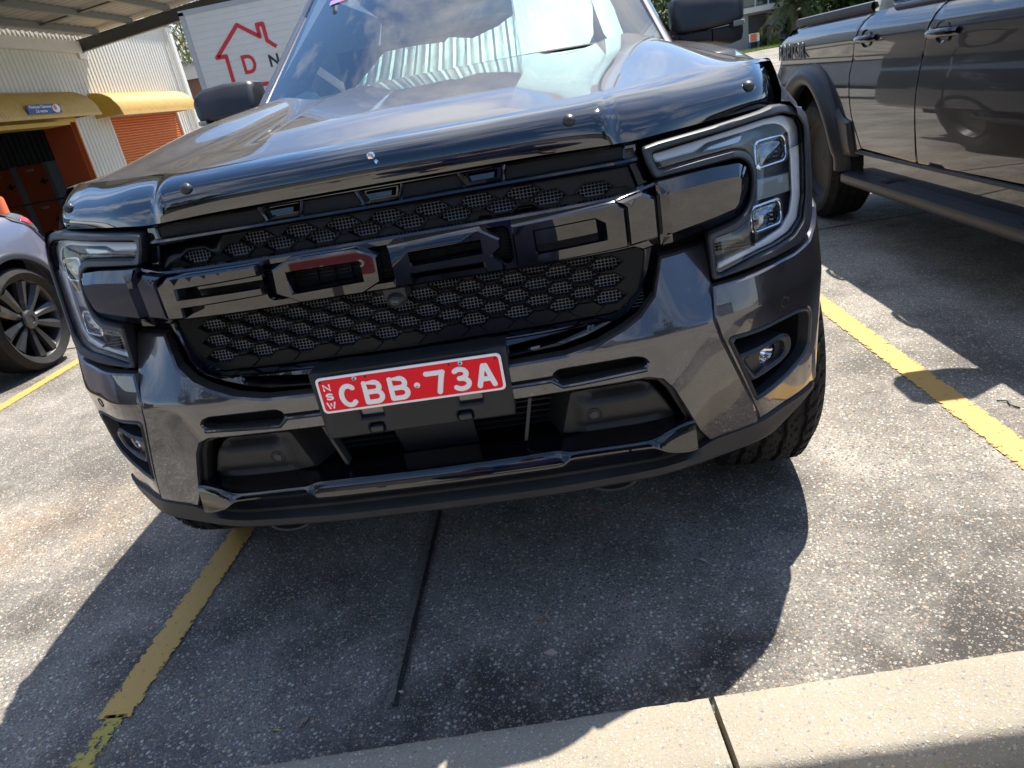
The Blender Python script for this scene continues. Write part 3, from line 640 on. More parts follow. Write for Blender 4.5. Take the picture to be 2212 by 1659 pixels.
# ---- grille
fr_out = [(0, 1.054), (.23, 1.052), (.46, 1.046), (.4885, 1.0455), (.4895, 1.018), (.503, .974), (.507, .966), (.5005, .905), (.500, .86), (.4955, .847), (.484, .812), (.463, .774), (.432, .7465), (.390, .7290), (.347, .7155), (.30, .7055), (.2, .7005), (0, .700)]
mesh_hole = [(0, 1.0085), (.2, 1.0085), (.468, 1.0060), (.480, .9640), (.4800, .8433), (.4732, .8125), (.460, .7765), (.4327, .7502), (.404, .7400), (.2824, .7370), (.1294, .7370), (0, .7370)]
holes = [sym(mesh_hole)]
TP, BT = 1.0450, 1.0225
def tz(a, b, e=0): return [(a+.004, BT), (b-.004, BT), (b+.0, TP), (a-.0, TP)]
ops = [(-.2377, -.1560, 0), (-.0416, .0416, 0), (.1560, .2377, 0)]
wide = [(-.462, -.2455), (-.1500, -.0480), (.0480, .1500), (.2455, .462)]
for a, b, _ in ops: holes.append([(a+.010, BT), (b-.010, BT), (b-.002, TP), (a+.002, TP)])
for i, (a, b) in enumerate(wide): holes.append([(a+(-.008 if i else .003), BT), (b+(.008 if i < 3 else -.003), BT), (b, TP-.002*(i == 3)), (a, TP-.002*(i == 0))])
ut = [(.196, .7205), (.30, .7290), (.3489, .7345), (.3470, .7290), (.3103, .7195), (.25, .713), (.196, .7105)]
holes += [ut, [(-x, z) for x, z in ut]]
def mapF(u, z, d):
    t = smooth(.72, .70, z) if z < .72 else 0
    return (u, SG(u, z)-.022-.030*smooth(.80, .71, z)*(1-.4*min(1, abs(u)/.48))+d+.02*max(0, (abs(u)-.45)/.05), z)
mb = MB(); panel(mb, sym(fr_out), mapF, 0, .0035, .004, .03, holes=holes, grid=.03)
GF = mb.build('grille_frame', M['gloss'], TR, ang=28)
# trim lip along the top slot row
mb = MB(); rows = []
for i in range(41):
    x = -.485+.97*i/40; y = mapF(x, 1.012, 0)[1]-.0002
    rows.append([(x, y+.002, 1.0215), (x, y-.007, 1.0195), (x, y-.010, 1.0150), (x, y-.007, 1.0100), (x, y+.003, 1.0085)])
mb.grid(rows); mb.build('grille_trim', M['gloss'], TR, ang=25)
for a, b in wide:
    mb = MB(); z = BT-.002
    while z < TP+.002:
        y = .5*(mapF(a, z, .012)[1]+mapF(b, z, .012)[1]); n = 8
        rows = [[(a-.012+(b-a+.024)*i/n, mapF(a+(b-a)*i/n, z, .010)[1], z), (a-.012+(b-a+.024)*i/n, mapF(a+(b-a)*i/n, z, .0085)[1], z+.0008), (a-.012+(b-a+.024)*i/n, mapF(a+(b-a)*i/n, z, .010)[1], z+.0016)] for i in range(n+1)]
        mb.grid(rows); z += .0016
    mb.build('ribbed_insert', M['texblack'], TR, ang=None)
for a, b, _ in ops:
    mb = MB(); c = (a+b)/2; y = mapF(c, 1.03, 0)[1]; mb.box(a-.01, b+.01, y+.026, y+.028, BT-.005, TP+.005)
    mb.add([(a+.016, y+.022, 1.0265), (b-.016, y+.022, 1.0265), (b-.012, y+.022, 1.0415), (a+.012, y+.022, 1.0415), (a+.020, y+.006, 1.0295), (b-.020, y+.006, 1.0295), (b-.017, y+.008, 1.0385), (a+.017, y+.008, 1.0385)], [(0, 1, 5, 4), (1, 2, 6, 5), (2, 3, 7, 6), (3, 0, 4, 7), (4, 5, 6, 7)])
    mb.build('marker_lamp', M['gloss'], TR)
# honeycomb
def hexa(cx, cz, k=1.0): return [(cx-.0375*k, cz), (cx-.0175*k, cz-.0136*k), (cx+.0175*k, cz-.0136*k), (cx+.0375*k, cz), (cx+.0175*k, cz+.0136*k), (cx-.0175*k, cz+.0136*k)]
low = sym([(0, .8700), (.2, .870), (.4760, .868), (.4795, .8433), (.4727, .8125), (.4595, .7768), (.4322, .7508), (.404, .7408), (.2824, .7378), (0, .7378)])
upp = sym([(0, 1.0080), (.2, 1.0080), (.4675, 1.0055), (.482, .9500), (.2, .9450), (0, .9450)])
hs, blanks = [], []
for j in range(-8, 30):
    z = .7550+.01585*j
    for i in range(-7, 8):
        x = .089*i+(.0445 if j % 2 else 0); h = hexa(x, z)
        if all(inside(p, inset(ccw(low), .004)) for p in h) and z < .868 and not (abs(x) < .03 and z > .826): hs.append((x, z, 'l'))
        elif inside((x, z), low) and z < .85: blanks.append((x, z))
hu = []
for i in range(-7, 8):
    for z, o_ in ((.9905, 0), (.9745, .0445)):
        x = .089*i+o_
        if all(inside(p, inset(ccw(upp), .003)) for p in hexa(x, z)) and abs(x) < .45: hu.append((x, z))
mb = MB()
panel(mb, low, mapG, 0, 0, 0, .014, holes=[inset(ccw(hexa(x, z)), .001) for x, z, _ in hs], grid=.04)
panel(mb, upp, mapG, 0, 0, 0, .014, holes=[inset(ccw(hexa(x, z)), .001) for x, z in hu], grid=.04)
def hexrim(x, z, h=-.0045, wd=.0022, inner=None):
    a, b, c = ccw(hexa(x, z, 1.06)), ccw(hexa(x, z, 1.02)), ccw(hexa(x, z, .97))
    mb.grid([[mapG(*p, 0) for p in a], [mapG(*p, h) for p in b], [mapG(*p, h) for p in inset(b, .0010)], [mapG(*p, .006) for p in c]], True)
for x, z, _ in hs: hexrim(x, z)
for x, z in hu: hexrim(x, z)
for i in range(-5, 6):
    x = .089*i
    if abs(x) < .46:
        a, b = ccw(hexa(x, .9600, .86)), ccw(hexa(x, .9600, .80)); b2 = ccw(hexa(x, .9595, .70)); mb.grid([[mapG(*p, 0) for p in a], [mapG(*p, -.004) for p in b], [mapG(*p, -.004) for p in b2], [mapG(*p, .003) for p in ccw(hexa(x, .9590, .62))], ], True)
for x, z in blanks:
    if abs(x) < .47:
        a, b = ccw(hexa(x, z, .98)), ccw(hexa(x, z, .86)); aa = [p for p in a]
        if all(inside(p, low) for p in a): mb.grid([[mapG(*p, 0) for p in a], [mapG(*p, -.004) for p in b]], True); mb.f.append(tuple(len(mb.v)-6+i for i in range(6)))
mb.build('honeycomb', M['comb'], GF, ang=20)
mb = MB()
for i in range(-66, 67):
    x = i*.0072
    for z0, z1 in ((.738, .868), (.950, 1.008)):
        zz0 = z0+(.02+.03*(abs(x)-.43)/.05 if abs(x) > .43 and z0 < .8 else 0); y0, y1 = SG(x, zz0)+.016, SG(x, z1)+.016; r_ = .00065
        mb.add([(x-r_, y0, zz0), (x+r_, y0, zz0), (x+r_, y1, z1), (x-r_, y1, z1), (x-r_, y0+.0012, zz0), (x+r_, y0+.0012, zz0), (x+r_, y1+.0012, z1), (x-r_, y1+.0012, z1)], [(0, 1, 2, 3), (4, 7, 6, 5), (0, 3, 7, 4), (1, 5, 6, 2)])
for z0, z1 in ((.740, .868), (.950, 1.008)):
    z = z0
    while z < z1:
        rows = []
        for i in range(13):
            x = -.476+.952*i/12; x = max(-.47+.0*0, min(.47, x)); y = SG(x, z)+.0148; rows.append([(x, y, z-.0006), (x, y, z+.0006), (x, y+.001, z+.0006), (x, y+.001, z-.0006)])
        mb.grid(rows, True); z += .0062
mb.build('wire_mesh', M['wire'], GF, ang=None)
mb = MB(); panel(mb, sym([(0, 1.02), (.49, 1.02), (.5, .9), (.48, .78), (.40, .72), (0, .715)]), mapG, .05, 0, 0, .06, grid=.1); mb.build('radiator_shroud', M['dark'], TR)
# ---- the band that carries the letters, the letters, end blocks and wings
band = [(0, .9655), (.2, .9655), (.457, .9655), (.478, .9690), (.512, .9735), (.512, .858), (.4746, .8560), (.458, .8655), (.2, .8690), (0, .8690)]
def mapBd(u, z, d): return (u, LT(min(abs(u), .447), z)+.6*max(0, abs(u)-.447)+.033+.012*0+d, z)
mb = MB(); inn_ = rnd([(-.235, .9490), (.232, .9490), (.232, .8870), (-.235, .8870)], .01, 3)
panel(mb, sym(band), mapBd, 0, .004, .005, .03, holes=[inn_], grid=.03)
BND = mb.build('grille_badge_bar', M['gloss'], TR, ang=28)
mb = MB(); panel(mb, [(-.24, .955), (.24, .955), (.24, .88), (-.24, .88)], mapBd, .022, 0, 0, .023, grid=.06)
for z in np.arange(.889, .950, .0062):
    rows = [[(x, mapBd(x, z, .016)[1], z), (x, mapBd(x, z, .014)[1], z+.0011), (x, mapBd(x, z, .021)[1], z+.0016)] for x in np.linspace(-.234, .231, 16)]
    mb.grid(rows)
for x in (-.139, -.104, -.071, .073, .110, .147): mb.box(x-.001, x+.001, mapBd(x, .92, .012)[1], mapBd(x, .92, .021)[1], .888, .948)
mb.build('louvre', M['texblack'], BND, ang=None)
def letter(o_, hl_=(), ang=28):
    mb = MB(); panel(mb, o_, mapT, -.003, .0032, .0050, .034, holes=list(hl_), grid=.03); return mb.build('letter', M['gloss'], BND, ang=ang)
letter([(-.4435, .8785), (-.4435, .9440), (-.4130, .9600), (-.2290, .9610), (-.2290, .9400), (-.4030, .9345), (-.4050, .9180), (-.2290, .9205), (-.2290, .9035), (-.4030, .8975), (-.4050, .8785)])
letter([(-.2072, .903), (-.2030, .9463), (-.1711, .9610), (-.0430, .9600), (-.0040, .9420), (-.0077, .8948), (-.0450, .8785), (-.1664, .8790)], [[(-.1745, .9370), (-.0410, .9360), (-.0410, .9030), (-.1745, .9000)]])
letter([(.0160, .8785), (.0165, .9560), (.1841, .9600), (.2192, .9370), (.2198, .9210), (.2020, .9102), (.2189, .8950), (.2193, .8795), (.1850, .8795), (.1831, .8985), (.0510, .8985), (.0510, .8790)], [[(.0555, .9370), (.1825, .9385), (.1825, .9190), (.0555, .9165)]])
letter([(.2421, .8790), (.2421, .9565), (.4290, .9610), (.4445, .9480), (.4450, .8790)], [[(.2822, .9390), (.3893, .9400), (.4050, .9290), (.4057, .9030), (.2822, .9015)]])
for s in (1, -1):
    mb = MB(); blk = [(.4465, .8785), (.4462, .9480), (.4320, .9615), (.4787, .9670), (.5048, .9520), (.5057, .8785)]
    panel(mb, [(s*x, z) for x, z in blk], mapT, 0, .0042, .0055, .04, grid=.03); mb.build('end_block', M['gloss'], BND, ang=28)
WO = [(.5085, .9755), (.56, .9755), (.6266, .9755), (.6814, .9715), (.6985, .9588), (.7008, .944), (.6983, .9163), (.6894, .8880), (.6717, .8725), (.6232, .8668), (.5353, .8600), (.5085, .8570)]
for s in (1, -1):
    mb = MB(); fw = lambda u, z, d: (u, SL(u, .925)*.55+.45*(.045+.62*(abs(u)-.505))+.002+d, z)
    panel(mb, [(s*x, z) for x, z in rnd(WO, .004, 2)], fw, -.026, .0215, .020, .04, grid=.022); mb.build('grille_wing', M['gloss'], TR, ang=22)
# emblem camera
mb = MB(); rows = []
for j in range(5):
    q = j/4; rows.append([(.021*math.cos(a*PI/12)*(1-.5*q*q), .030-.020*q, .846+.0165*math.sin(a*PI/12)*(1-.5*q*q)) for a in range(24)])
mb.grid(rows, True); mb.f.append(tuple(len(mb.v)-24+i for i in range(24))); mb.box(-.021, .021, .02, .07, .846, .867)
cm = mb.build('front_camera', M['matte'], TR, ang=40)
mb = MB(); rows = [[(.0065*q*math.cos(a*PI/8), .0085-.003*(1-q*q), .846+.0055*q*math.sin(a*PI/8)) for a in range(16)] for q in (1, .6, .02)]; mb.grid(rows, True); mb.build('camera_lens', M['darkglass'], cm)
# ---- lower intake
mb = MB()
shell = sym([(0, .618), (.3, .618), (.455, .6185), (.484, .608), (.505, .580), (.526, .5320), (.5545, .4620), (.576, .430), (.60, .405), (.4, .40), (0, .40)])
ins = sym([(0, .6085), (.28, .6085), (.445, .6080), (.474, .600), (.492, .5760), (.512, .5300), (.538, .4720), (.535, .4350), (0, .4350)])
panel(mb, shell, lambda u, z, d: mapB(u, z, d), .018, .003, .003, .10, holes=[ins], grid=.04); mb.build('lower_grille_surround', M['texblack'], TR)
for s in (1, -1):
    mb = MB(); pad = [(.2700, .4960), (.2990, .5925), (.4396, .5940), (.4620, .5830), (.4830, .5520), (.5200, .4760), (.515, .470)]
    def mp(u, z, d):
        x = abs(u); base = SB(u, z)+.048
        # two soft horizontal hollows and a raised middle
        t = (z-.487)/.10; h1 = math.exp(-((z-.575+.03*(x > .42)*(x-.42))/.008)**2)*smooth(.315, .35, x)*smooth(.475, .44, x); h2 = math.exp(-((z-.508)/.008)**2)*smooth(.30, .34, x)*smooth(.50, .46, x)
        rise = -.012*smooth(.300, .322, x)*smooth(.500, .515, z)*smooth(.583, .568, z)
        return (u, base+.016*(h1+h2)+rise+d, z)
    panel(mb, [(s*x, z) for x, z in rnd(pad, .006, 2)], mp, 0, .002, .002, .03, grid=.0085); pd = mb.build('sensor_panel', M['texblack'], TR, ang=60)
    mb = MB(); q0 = (.3425, .5365)
    for r0, r1, d0, d1 in ((.0001, .0085, -.002, -.002), (.0085, .0095, -.002, .001), (.0095, .0125, .001, .001), (.0125, .0145, .001, -.0025), (.0145, .0175, -.0025, .002)):
        mb.grid([[mp(s*q0[0]+r_*math.cos(a*PI/14), q0[1]+r_*math.sin(a*PI/14), d_) for a in range(28)] for r_, d_ in ((r0, d0), (r1, d1))], True)
    mb.build('parking_sensor', M['matte'], pd, ang=30)
    mb = MB(); mb.add([(s*.215, .030, .60), (s*.222, .030, .60), (s*.198, .040, .500), (s*.191, .040, .500), (s*.215, .055, .60), (s*.222, .055, .60), (s*.198, .065, .500), (s*.191, .065, .500)], [(0, 1, 2, 3), (4, 5, 6, 7), (0, 4, 7, 3), (1, 5, 6, 2)])
    mb.build('intake_rib', M['matte'], TR)
    mb = MB(); mb.add([(s*.2700, .055, .4960), (s*.2990, .045, .5925), (s*.262, .16, .6), (s*.236, .16, .49)], [(0, 1, 2, 3)]); mb.build('duct_wall', M['texblack'], TR)
mb = MB(); mb.box(-.6, .6, .20, .21, .40, .62); mb.box(-.55, .55, .05, .21, .600, .612); mb.build('intake_cavity', M['dark'], TR)
mb = MB()
for k in range(9):
    z = .487+.0135*k; rows = [[(x, .150, z), (x, .142, z+.001), (x, .142, z+.005), (x, .155, z+.0075)] for x in (-.255, .255)]; mb.grid(rows)
mb.build('radiator_slat', M['texblack'], TR)
mb = MB(); mb.add([(-.088, .05, .600), (.088, .05, .600), (.084, .11, .475), (-.084, .11, .475)], [(0, 1, 2, 3)]); mb.add([(-.088, .052, .600), (.088, .052, .600), (.084, .112, .475), (-.084, .112, .475)], [(0, 1, 2, 3)]); mb.build('centre_bracket', M['matte'], TR)
# gloss skid bar
zt = pchip([0, .256, .288, .33, .444, .49, .53, .56], [.4815, .4825, .4745, .4735, .4712, .484, .4915, .492]); zb = pchip([0, .262, .285, .33, .448, .487, .535, .56], [.450, .4515, .4640, .4635, .4600, .4400, .4290, .43])
mb = MB(); rows = []
for i in range(121):
    x = -.545+1.09*i/120; a = abs(x); y = CX0(a)+.020+.01*(a > .3)*0; t, b = zt(a), zb(a)
    rows.append([(x, y+.065, .4955-.01*a), (x, y+.058, .4965-.01*a), (x, y+.018, t+.0035), (x, y+.008, t+.002), (x, y+.0035, t-.0008), (x, y+.001, t-.004), (x, y-.003, (t+b)/2), (x, y-.0075, b+.004), (x, y-.007, b), (x, y, b-.0035), (x, y+.020, .4285), (x, y+.034, .410), (x, y+.05, .398), (x, y+.10, .395)])
mb.grid(rows); k = len(rows[0])
mb.f.append(tuple(range(k))); mb.f.append(tuple(120*k+i for i in range(k))[::-1]); mb.build('skid_bar', M['gloss'], TR, ang=30)
# matte lower lip
mb = MB(); rows = []
for i in range(81):
    x = -.86+1.72*i/80; a = abs(x); y = CX0(a)+.028; e = smooth(.50, .60, a); tz_ = .400+.030*e; bz = .371+.010*smooth(.2, .7, a)+.030*smooth(.72, .86, a)
    rows.append([(x, y+.06, tz_+.02), (x, y+.014*(1-e)+.0, tz_), (x, y+.004, bz+.022), (x, y+.002, bz+.008), (x, y+.010, bz), (x, y+.05, bz-.012), (x, y+.16, bz-.035), (x, y+.5, .30)])
mb.grid(rows); mb.build('lower_lip', M['texblack'], TR, ang=45)
for s in (1, -1):
    mb = MB(); pts = [(s*(.364+.046*math.cos(a)), .045+.012*math.sin(a)*0, .374+.022*math.sin(a)) for a in np.linspace(PI*1.0, PI*2.0, 13)]; mb.tube(pts, .0045, 8); mb.tube([(s*.318, .05, .374), (s*.41, .05, .374)], .005, 8); mb.build('tow_hook', M['matte'], TR)
    mb = MB(); rows = [[(s*(.364+.040*q*math.cos(a)), .042, .374+.017*q*math.sin(a)) for a in np.linspace(PI, 2*PI, 13)] for q in (0.01, 1)]; mb.grid(rows); mb.build('tow_hook_recess', M['dark'], TR)
# ---- plate holder and plate
def boxround(mb, cx, cz, w_, h_, r_, y, bev, back, holes=(), rot=0, k=6, grid=.2):
    o_ = rnd([(cx-w_, cz-h_), (cx+w_, cz-h_), (cx+w_, cz+h_), (cx-w_, cz+h_)], r_, k)
    c, s_ = math.cos(rot), math.sin(rot)
    return panel(mb, o_, lambda u, z, d: (cx+(u-cx)*c-(z-cz)*s_, y+d, cz+(u-cx)*s_+(z-cz)*c), 0, bev, bev, back, holes=holes, grid=grid)
mb = MB()
hh = [rnd([(sx-.024, .628), (sx+.024, .628), (sx+.024, .662), (sx-.024, .662)], .004, 2) for sx in (-.092, .108)] + [rnd([(sx-.0145, .597), (sx+.0145, .597), (sx+.0145, .615), (sx-.0145, .615)], .005, 2) for sx in (-.088, .092)]
panel(mb, rnd([(-.193, .5915), (.190, .5915), (.1945, .7385), (-.1965, .7385)], .006, 3), lambda u, z, d: (u, -.022+d+.006*smooth(.733, .739, z), z), 0, .004, .004, .05, holes=hh, grid=.04)
PH = mb.build('plate_holder', M['texblack'], TR)
mb = MB(); mb.box(-.17, .17, -.004, .0, .593, .735); mb.build('holder_backing', M['dark'], PH)
for sx in (-.088, .092):
    mb = MB(); boxround(mb, sx, .6035, .0125, .006, .004, -.028, .002, .02)
    mb.build('holder_peg', M['matte'], PH)
for sx in (-.092, .108):
    mb = MB(); boxround(mb, sx+.002, .652, .011, .004, .001, -.012, .001, .01); mb.build('holder_clip', M['brown'], PH)
PX0, PZ0, PW, PHh, PR = .0000, .6897, .1828, .0380, -.002
mb = MB(); boxround(mb, PX0, PZ0, PW, PHh, .011, -.0290, .0008, .003, rot=PR); PL = mb.build('number_plate', M['platewhite'], TR); PL['label'] = 'red and white number plate reading CBB-73A'
mb = MB(); boxround(mb, PX0, PZ0, PW-.0050, PHh-.0048, .008, -.0290-.0004, .0003, .002, rot=PR); mb.build('plate_field', M['platered'], PL)
def arc(cx, cz, rx, rz, a0, a1, n=14): return [(cx+rx*math.cos(R(a0+(a1-a0)*i/n)), cz+rz*math.sin(R(a0+(a1-a0)*i/n))) for i in range(n+1)]
GL = {'C': [arc(.42, .5, .42, .5, 48, 312, 22)],
 'B': [[(0, 0), (0, 1), (.5, 1)]+arc(.5, .765, .27, .235, 90, -90)+[(.0, .53)], [(.5, .53)]+arc(.52, .265, .31, .265, 90, -90)+[(0, 0)]],
 '7': [[(0, 1), (.76, 1)]+[(.76-.28*t**.8, 1-t) for t in (.1, .2, .35, .5, .65, .8, .9, 1)]],
 '3': [arc(.38, .765, .32, .235, 140, -90)[:-1]+[(.32, .53)], [(.32, .53)]+arc(.38, .265, .38, .265, 90, -140)],
 'A': [[(0, 0), (.30, 1), (.42, 1), (.74, 0)], [(.13, .33), (.60, .33)]],
 'N': [[(0, 0), (0, 1), (.8, 0), (.8, 1)]], 'S': [arc(.38, .76, .36, .24, 30, 270)[:-1]+arc(.38, .25, .38, .26, 90, -150)], 'W': [[(0, 1), (.25, 0), (.5, .8), (.75, 0), (1, 1)]], '.': [[(0, 0), (.001, 0)]]}
def glyph(ch, x, z, w_, h_, r_):
    mb = MB(); c, s_ = math.cos(PR), math.sin(PR)
    for st in GL[ch]:
        pts = [(x+p[0]*w_, z+p[1]*h_) for p in st]; n = 10; r2_ = r_
        full = [Vector((px, 0, pz)) for px, pz in pts]; mb.tube(full, r2_, n, True)
        for q in full:   # round joins and caps
            rows = [[q+Vector((r2_*math.cos(a)*math.sin(b), r2_*math.cos(b), r2_*math.sin(a)*math.sin(b))) for a in np.linspace(0, 2*PI, 13)[:-1]] for b in np.linspace(.01, PI-.01, 7)]
            mb.grid(rows, True)
    mb.v = [(PX0+(v[0]-PX0)*c-(v[2]-PZ0)*s_, -.0293+v[1]*.30, PZ0+(v[0]-PX0)*s_+(v[2]-PZ0)*c) for v in mb.v]
    return mb.build('plate_letter', M['platewhite'], PL, ang=50)
gz0, gh, gr = .6656, .0402, .0053
for ch, xl, w_ in (('C', -.1434, .0347), ('B', -.0945, .0370), ('B', -.0435, .0370), ('7', .0291, .0425), ('3', .0795, .0386), ('A', .1286, .0391)): glyph(ch, xl+gr, gz0+.008*(xl+.0), w_, gh, gr)
glyph('.', .0131, .6860, .01, .01, .0062)
for ch, x, z, w_ in (('N', -.1690, .7010, .0145), ('S', -.1680, .6818, .0160), ('W', -.1705, .6632, .0150)): glyph(ch, x, z, w_, .0110, .0019)
for sx, sz in ((-.105, .7182), (.1042, .7180)):
    mb = MB(); rows = [[(sx+.0052*q*math.cos(a*PI/8), -.0292-.003*math.sqrt(max(0, 1-q*q)), sz+.0052*q*math.sin(a*PI/8)) for a in range(16)] for q in (1, .8, .5, .02)]; mb.grid(rows, True); sc_ = mb.build('plate_screw', M['screw'], PL)
    mb = MB(); mb.box(sx-.003, sx+.003, -.0325, -.0315, sz-.0006, sz+.0006); mb.box(sx-.0006, sx+.0006, -.0326, -.0314, sz-.003, sz+.003); mb.build('screw_slot', M['rubber'], PL)
for sx, sz in ((-.1733, .7195), (-.0826, .7190), (.0821, .7187), (.1714, .7184)):
    mb = MB(); rows = [[(sx+.0024*q*math.cos(a*PI/6), -.0297, sz+.0024*q*math.sin(a*PI/6)) for a in range(12)] for q in (1, .02)]; mb.grid(rows, True)
    mb.build('plate_hole', M['rubber'], PL)
# ---- bonnet protector
xs_ = [0, .30, .405, .432, .455, .475, .55, .65, .733, .77, .795]
pT = pchip(xs_, [.165, .172, .180, .186, .215, .232, .265, .318, .362, .390, .425]); pTz = pchip(xs_, [1.132, 1.132, 1.132, 1.133, 1.134, 1.135, 1.136, 1.138, 1.1405, 1.142, 1.142])
pS = pchip(xs_, [.095, .100, .108, .114, .142, .152, .180, .230, .276, .310, .365]); pSz = pchip(xs_, [1.103, 1.102, 1.101, 1.101, 1.103, 1.103, 1.101, 1.098, 1.096, 1.098, 1.103])
pB = pchip(xs_, [.082, .085, .089, .091, .100, .106, .140, .200, .255, .285, .325]); pBz = pchip(xs_, [1.0555, 1.0545, 1.052, 1.051, 1.050, 1.0495, 1.052, 1.054, 1.055, 1.056, 1.058])
def prot(x, t, off=0):
    a = abs(x); A, B, C = Vector((0, pT(a), pTz(a))), Vector((0, pS(a)-.004, pSz(a)+.004)), Vector((0, pB(a), pBz(a)))
    B = B*2-(A+C)*.5; p = A*(1-t)**2+B*2*t*(1-t)+C*t*t; return (x, p.y-off, p.z)
mb = MB(); cols = sorted(set([round(v, 4) for v in list(np.linspace(-.795, .795, 160))]))
mb.grid([[prot(x, t) for t in np.linspace(0, 1, 16)]+[(x, prot(x, 1)[1]+.012, prot(x, 1)[2]-.003)] for x in cols])
mb.grid([[prot(s*.795, t) for t in np.linspace(0, 1, 16)] for s in (1,)]+[[(.802, prot(.795, t)[1]+.01, prot(.795, t)[2]) for t in np.linspace(0, 1, 16)]])
mb.grid([[prot(-.795, t) for t in np.linspace(0, 1, 16)]]+[[(-.802, prot(.795, t)[1]+.01, prot(.795, t)[2]) for t in np.linspace(0, 1, 16)]])
BP = mb.build('bonnet_protector', M['shield'], TR, ang=40)
for x, z in ((.37, .52), (-.37, .52), (.733, .52), (-.733, .52)):
    p = Vector(prot(x, z)); q = Vector(prot(x, z+.05))-p; nrm = Vector((0, -q.z, q.y)).normalized(); nrm = -nrm if nrm.y > 0 else nrm
    a_ = Vector((1, 0, 0)); b_ = nrm.cross(a_); rows = []
    for rr0, h in ((.0115, -.002), (.0115, .003), (.0105, .006), (.007, .0085), (.0005, .0095)): rows.append([p+nrm*h+(a_*math.cos(t)+b_*math.sin(t))*rr0 for t in np.linspace(0, 2*PI, 21)[:-1]])
    mb = MB(); mb.grid(rows, True); mb.build('protector_stud', M['matte'], BP, ang=40)
mb = MB(); rows = [[(.008*math.cos(t)*q, .094-h, 1.104+.008*math.sin(t)*q) for t in np.linspace(0, 2*PI, 17)[:-1]] for q, h in ((1, .0), (1, .006), (.7, .009), (.02, .0095))]; mb.grid(rows, True)
mb.tube([(.006, .088, 1.095), (.014, .078, 1.090)], .0045, 8); mb.build('mount_screw', M['chrome'], BP)
# ---- bonnet
def crease(y): return .26+.07*(y-.185)/1.14
yR = pchip([0, .33, .5, .65, .81], [1.335, 1.335, 1.41, 1.52, 1.66])
def bz(x, y):
    a = abs(x); t = (y-.17)
    base = 1.1295+.118*t-.016*t*t
    xc = crease(y); f = smooth(.12, .40, y)
    d = a-xc
    h = f*(.021+.003*(1-(a/xc)**2)) if d <= 0 else f*.021*math.exp(-d/.045)    # raised centre dome with a crisp crease
    ridge = .026*math.exp(-((a-.62)/.11)**2)*smooth(.20, .9, y)
    crown = -.034*smooth(.66, .83, a)*(1+.2*t)-.004*(a/.8)**2
    return base+h+ridge+crown
bz0 = bz
lift_ = pchip([i*.0545 for i in range(15)]+[.816], [pTz(min(.795, i*.0545))-bz0(i*.0545, pT(min(.795, i*.0545))) for i in range(15)]+[pTz(.795)-bz0(.816, pT(.795))])
def bz(x, y): return bz0(x, y)+lift_(abs(x))*math.exp(-max(0, y-pT(min(abs(x), .795)))/.16)
def fEdge(a): return pT(min(a, .795))-.02
mb = MB(); qs = [-1-.0833*0-i/28 for i in range(28, 0, -1)]+list(np.linspace(-1, 1, 29))+[1+i/28 for i in range(1, 29)]; rows = []
for q in qs:
    row = []
    for r_ in np.linspace(0, 1, 64):
        a = .4; y = .3
        for _ in range(6):
            xc = crease(y); a = abs(q)*xc if abs(q) <= 1 else xc+(abs(q)-1)*(.815-xc); y = fEdge(a)+(yR(a)-fEdge(a))*r_
        x = math.copysign(a, q); row.append((x, y, bz(x, y)-.004*(1-smooth(0, .05, r_))))
    row.append((row[-1][0], row[-1][1]+.012, row[-1][2]-.012)); rows.append(row)
mb.grid(rows)
BN = mb.build('bonnet', M['paint'], TR, ang=11)
# edge fold of the bonnet
for s in (1, -1):
    mb = MB(); mb.grid([[(s*.815, y, bz(.815, y)), (s*.819, y, bz(.815, y)-.004), (s*.8195, y, bz(.815, y)-.02)] for y in np.linspace(.42, 1.66, 40)])
    mb.build('bonnet_edge', M['paint'], TR)
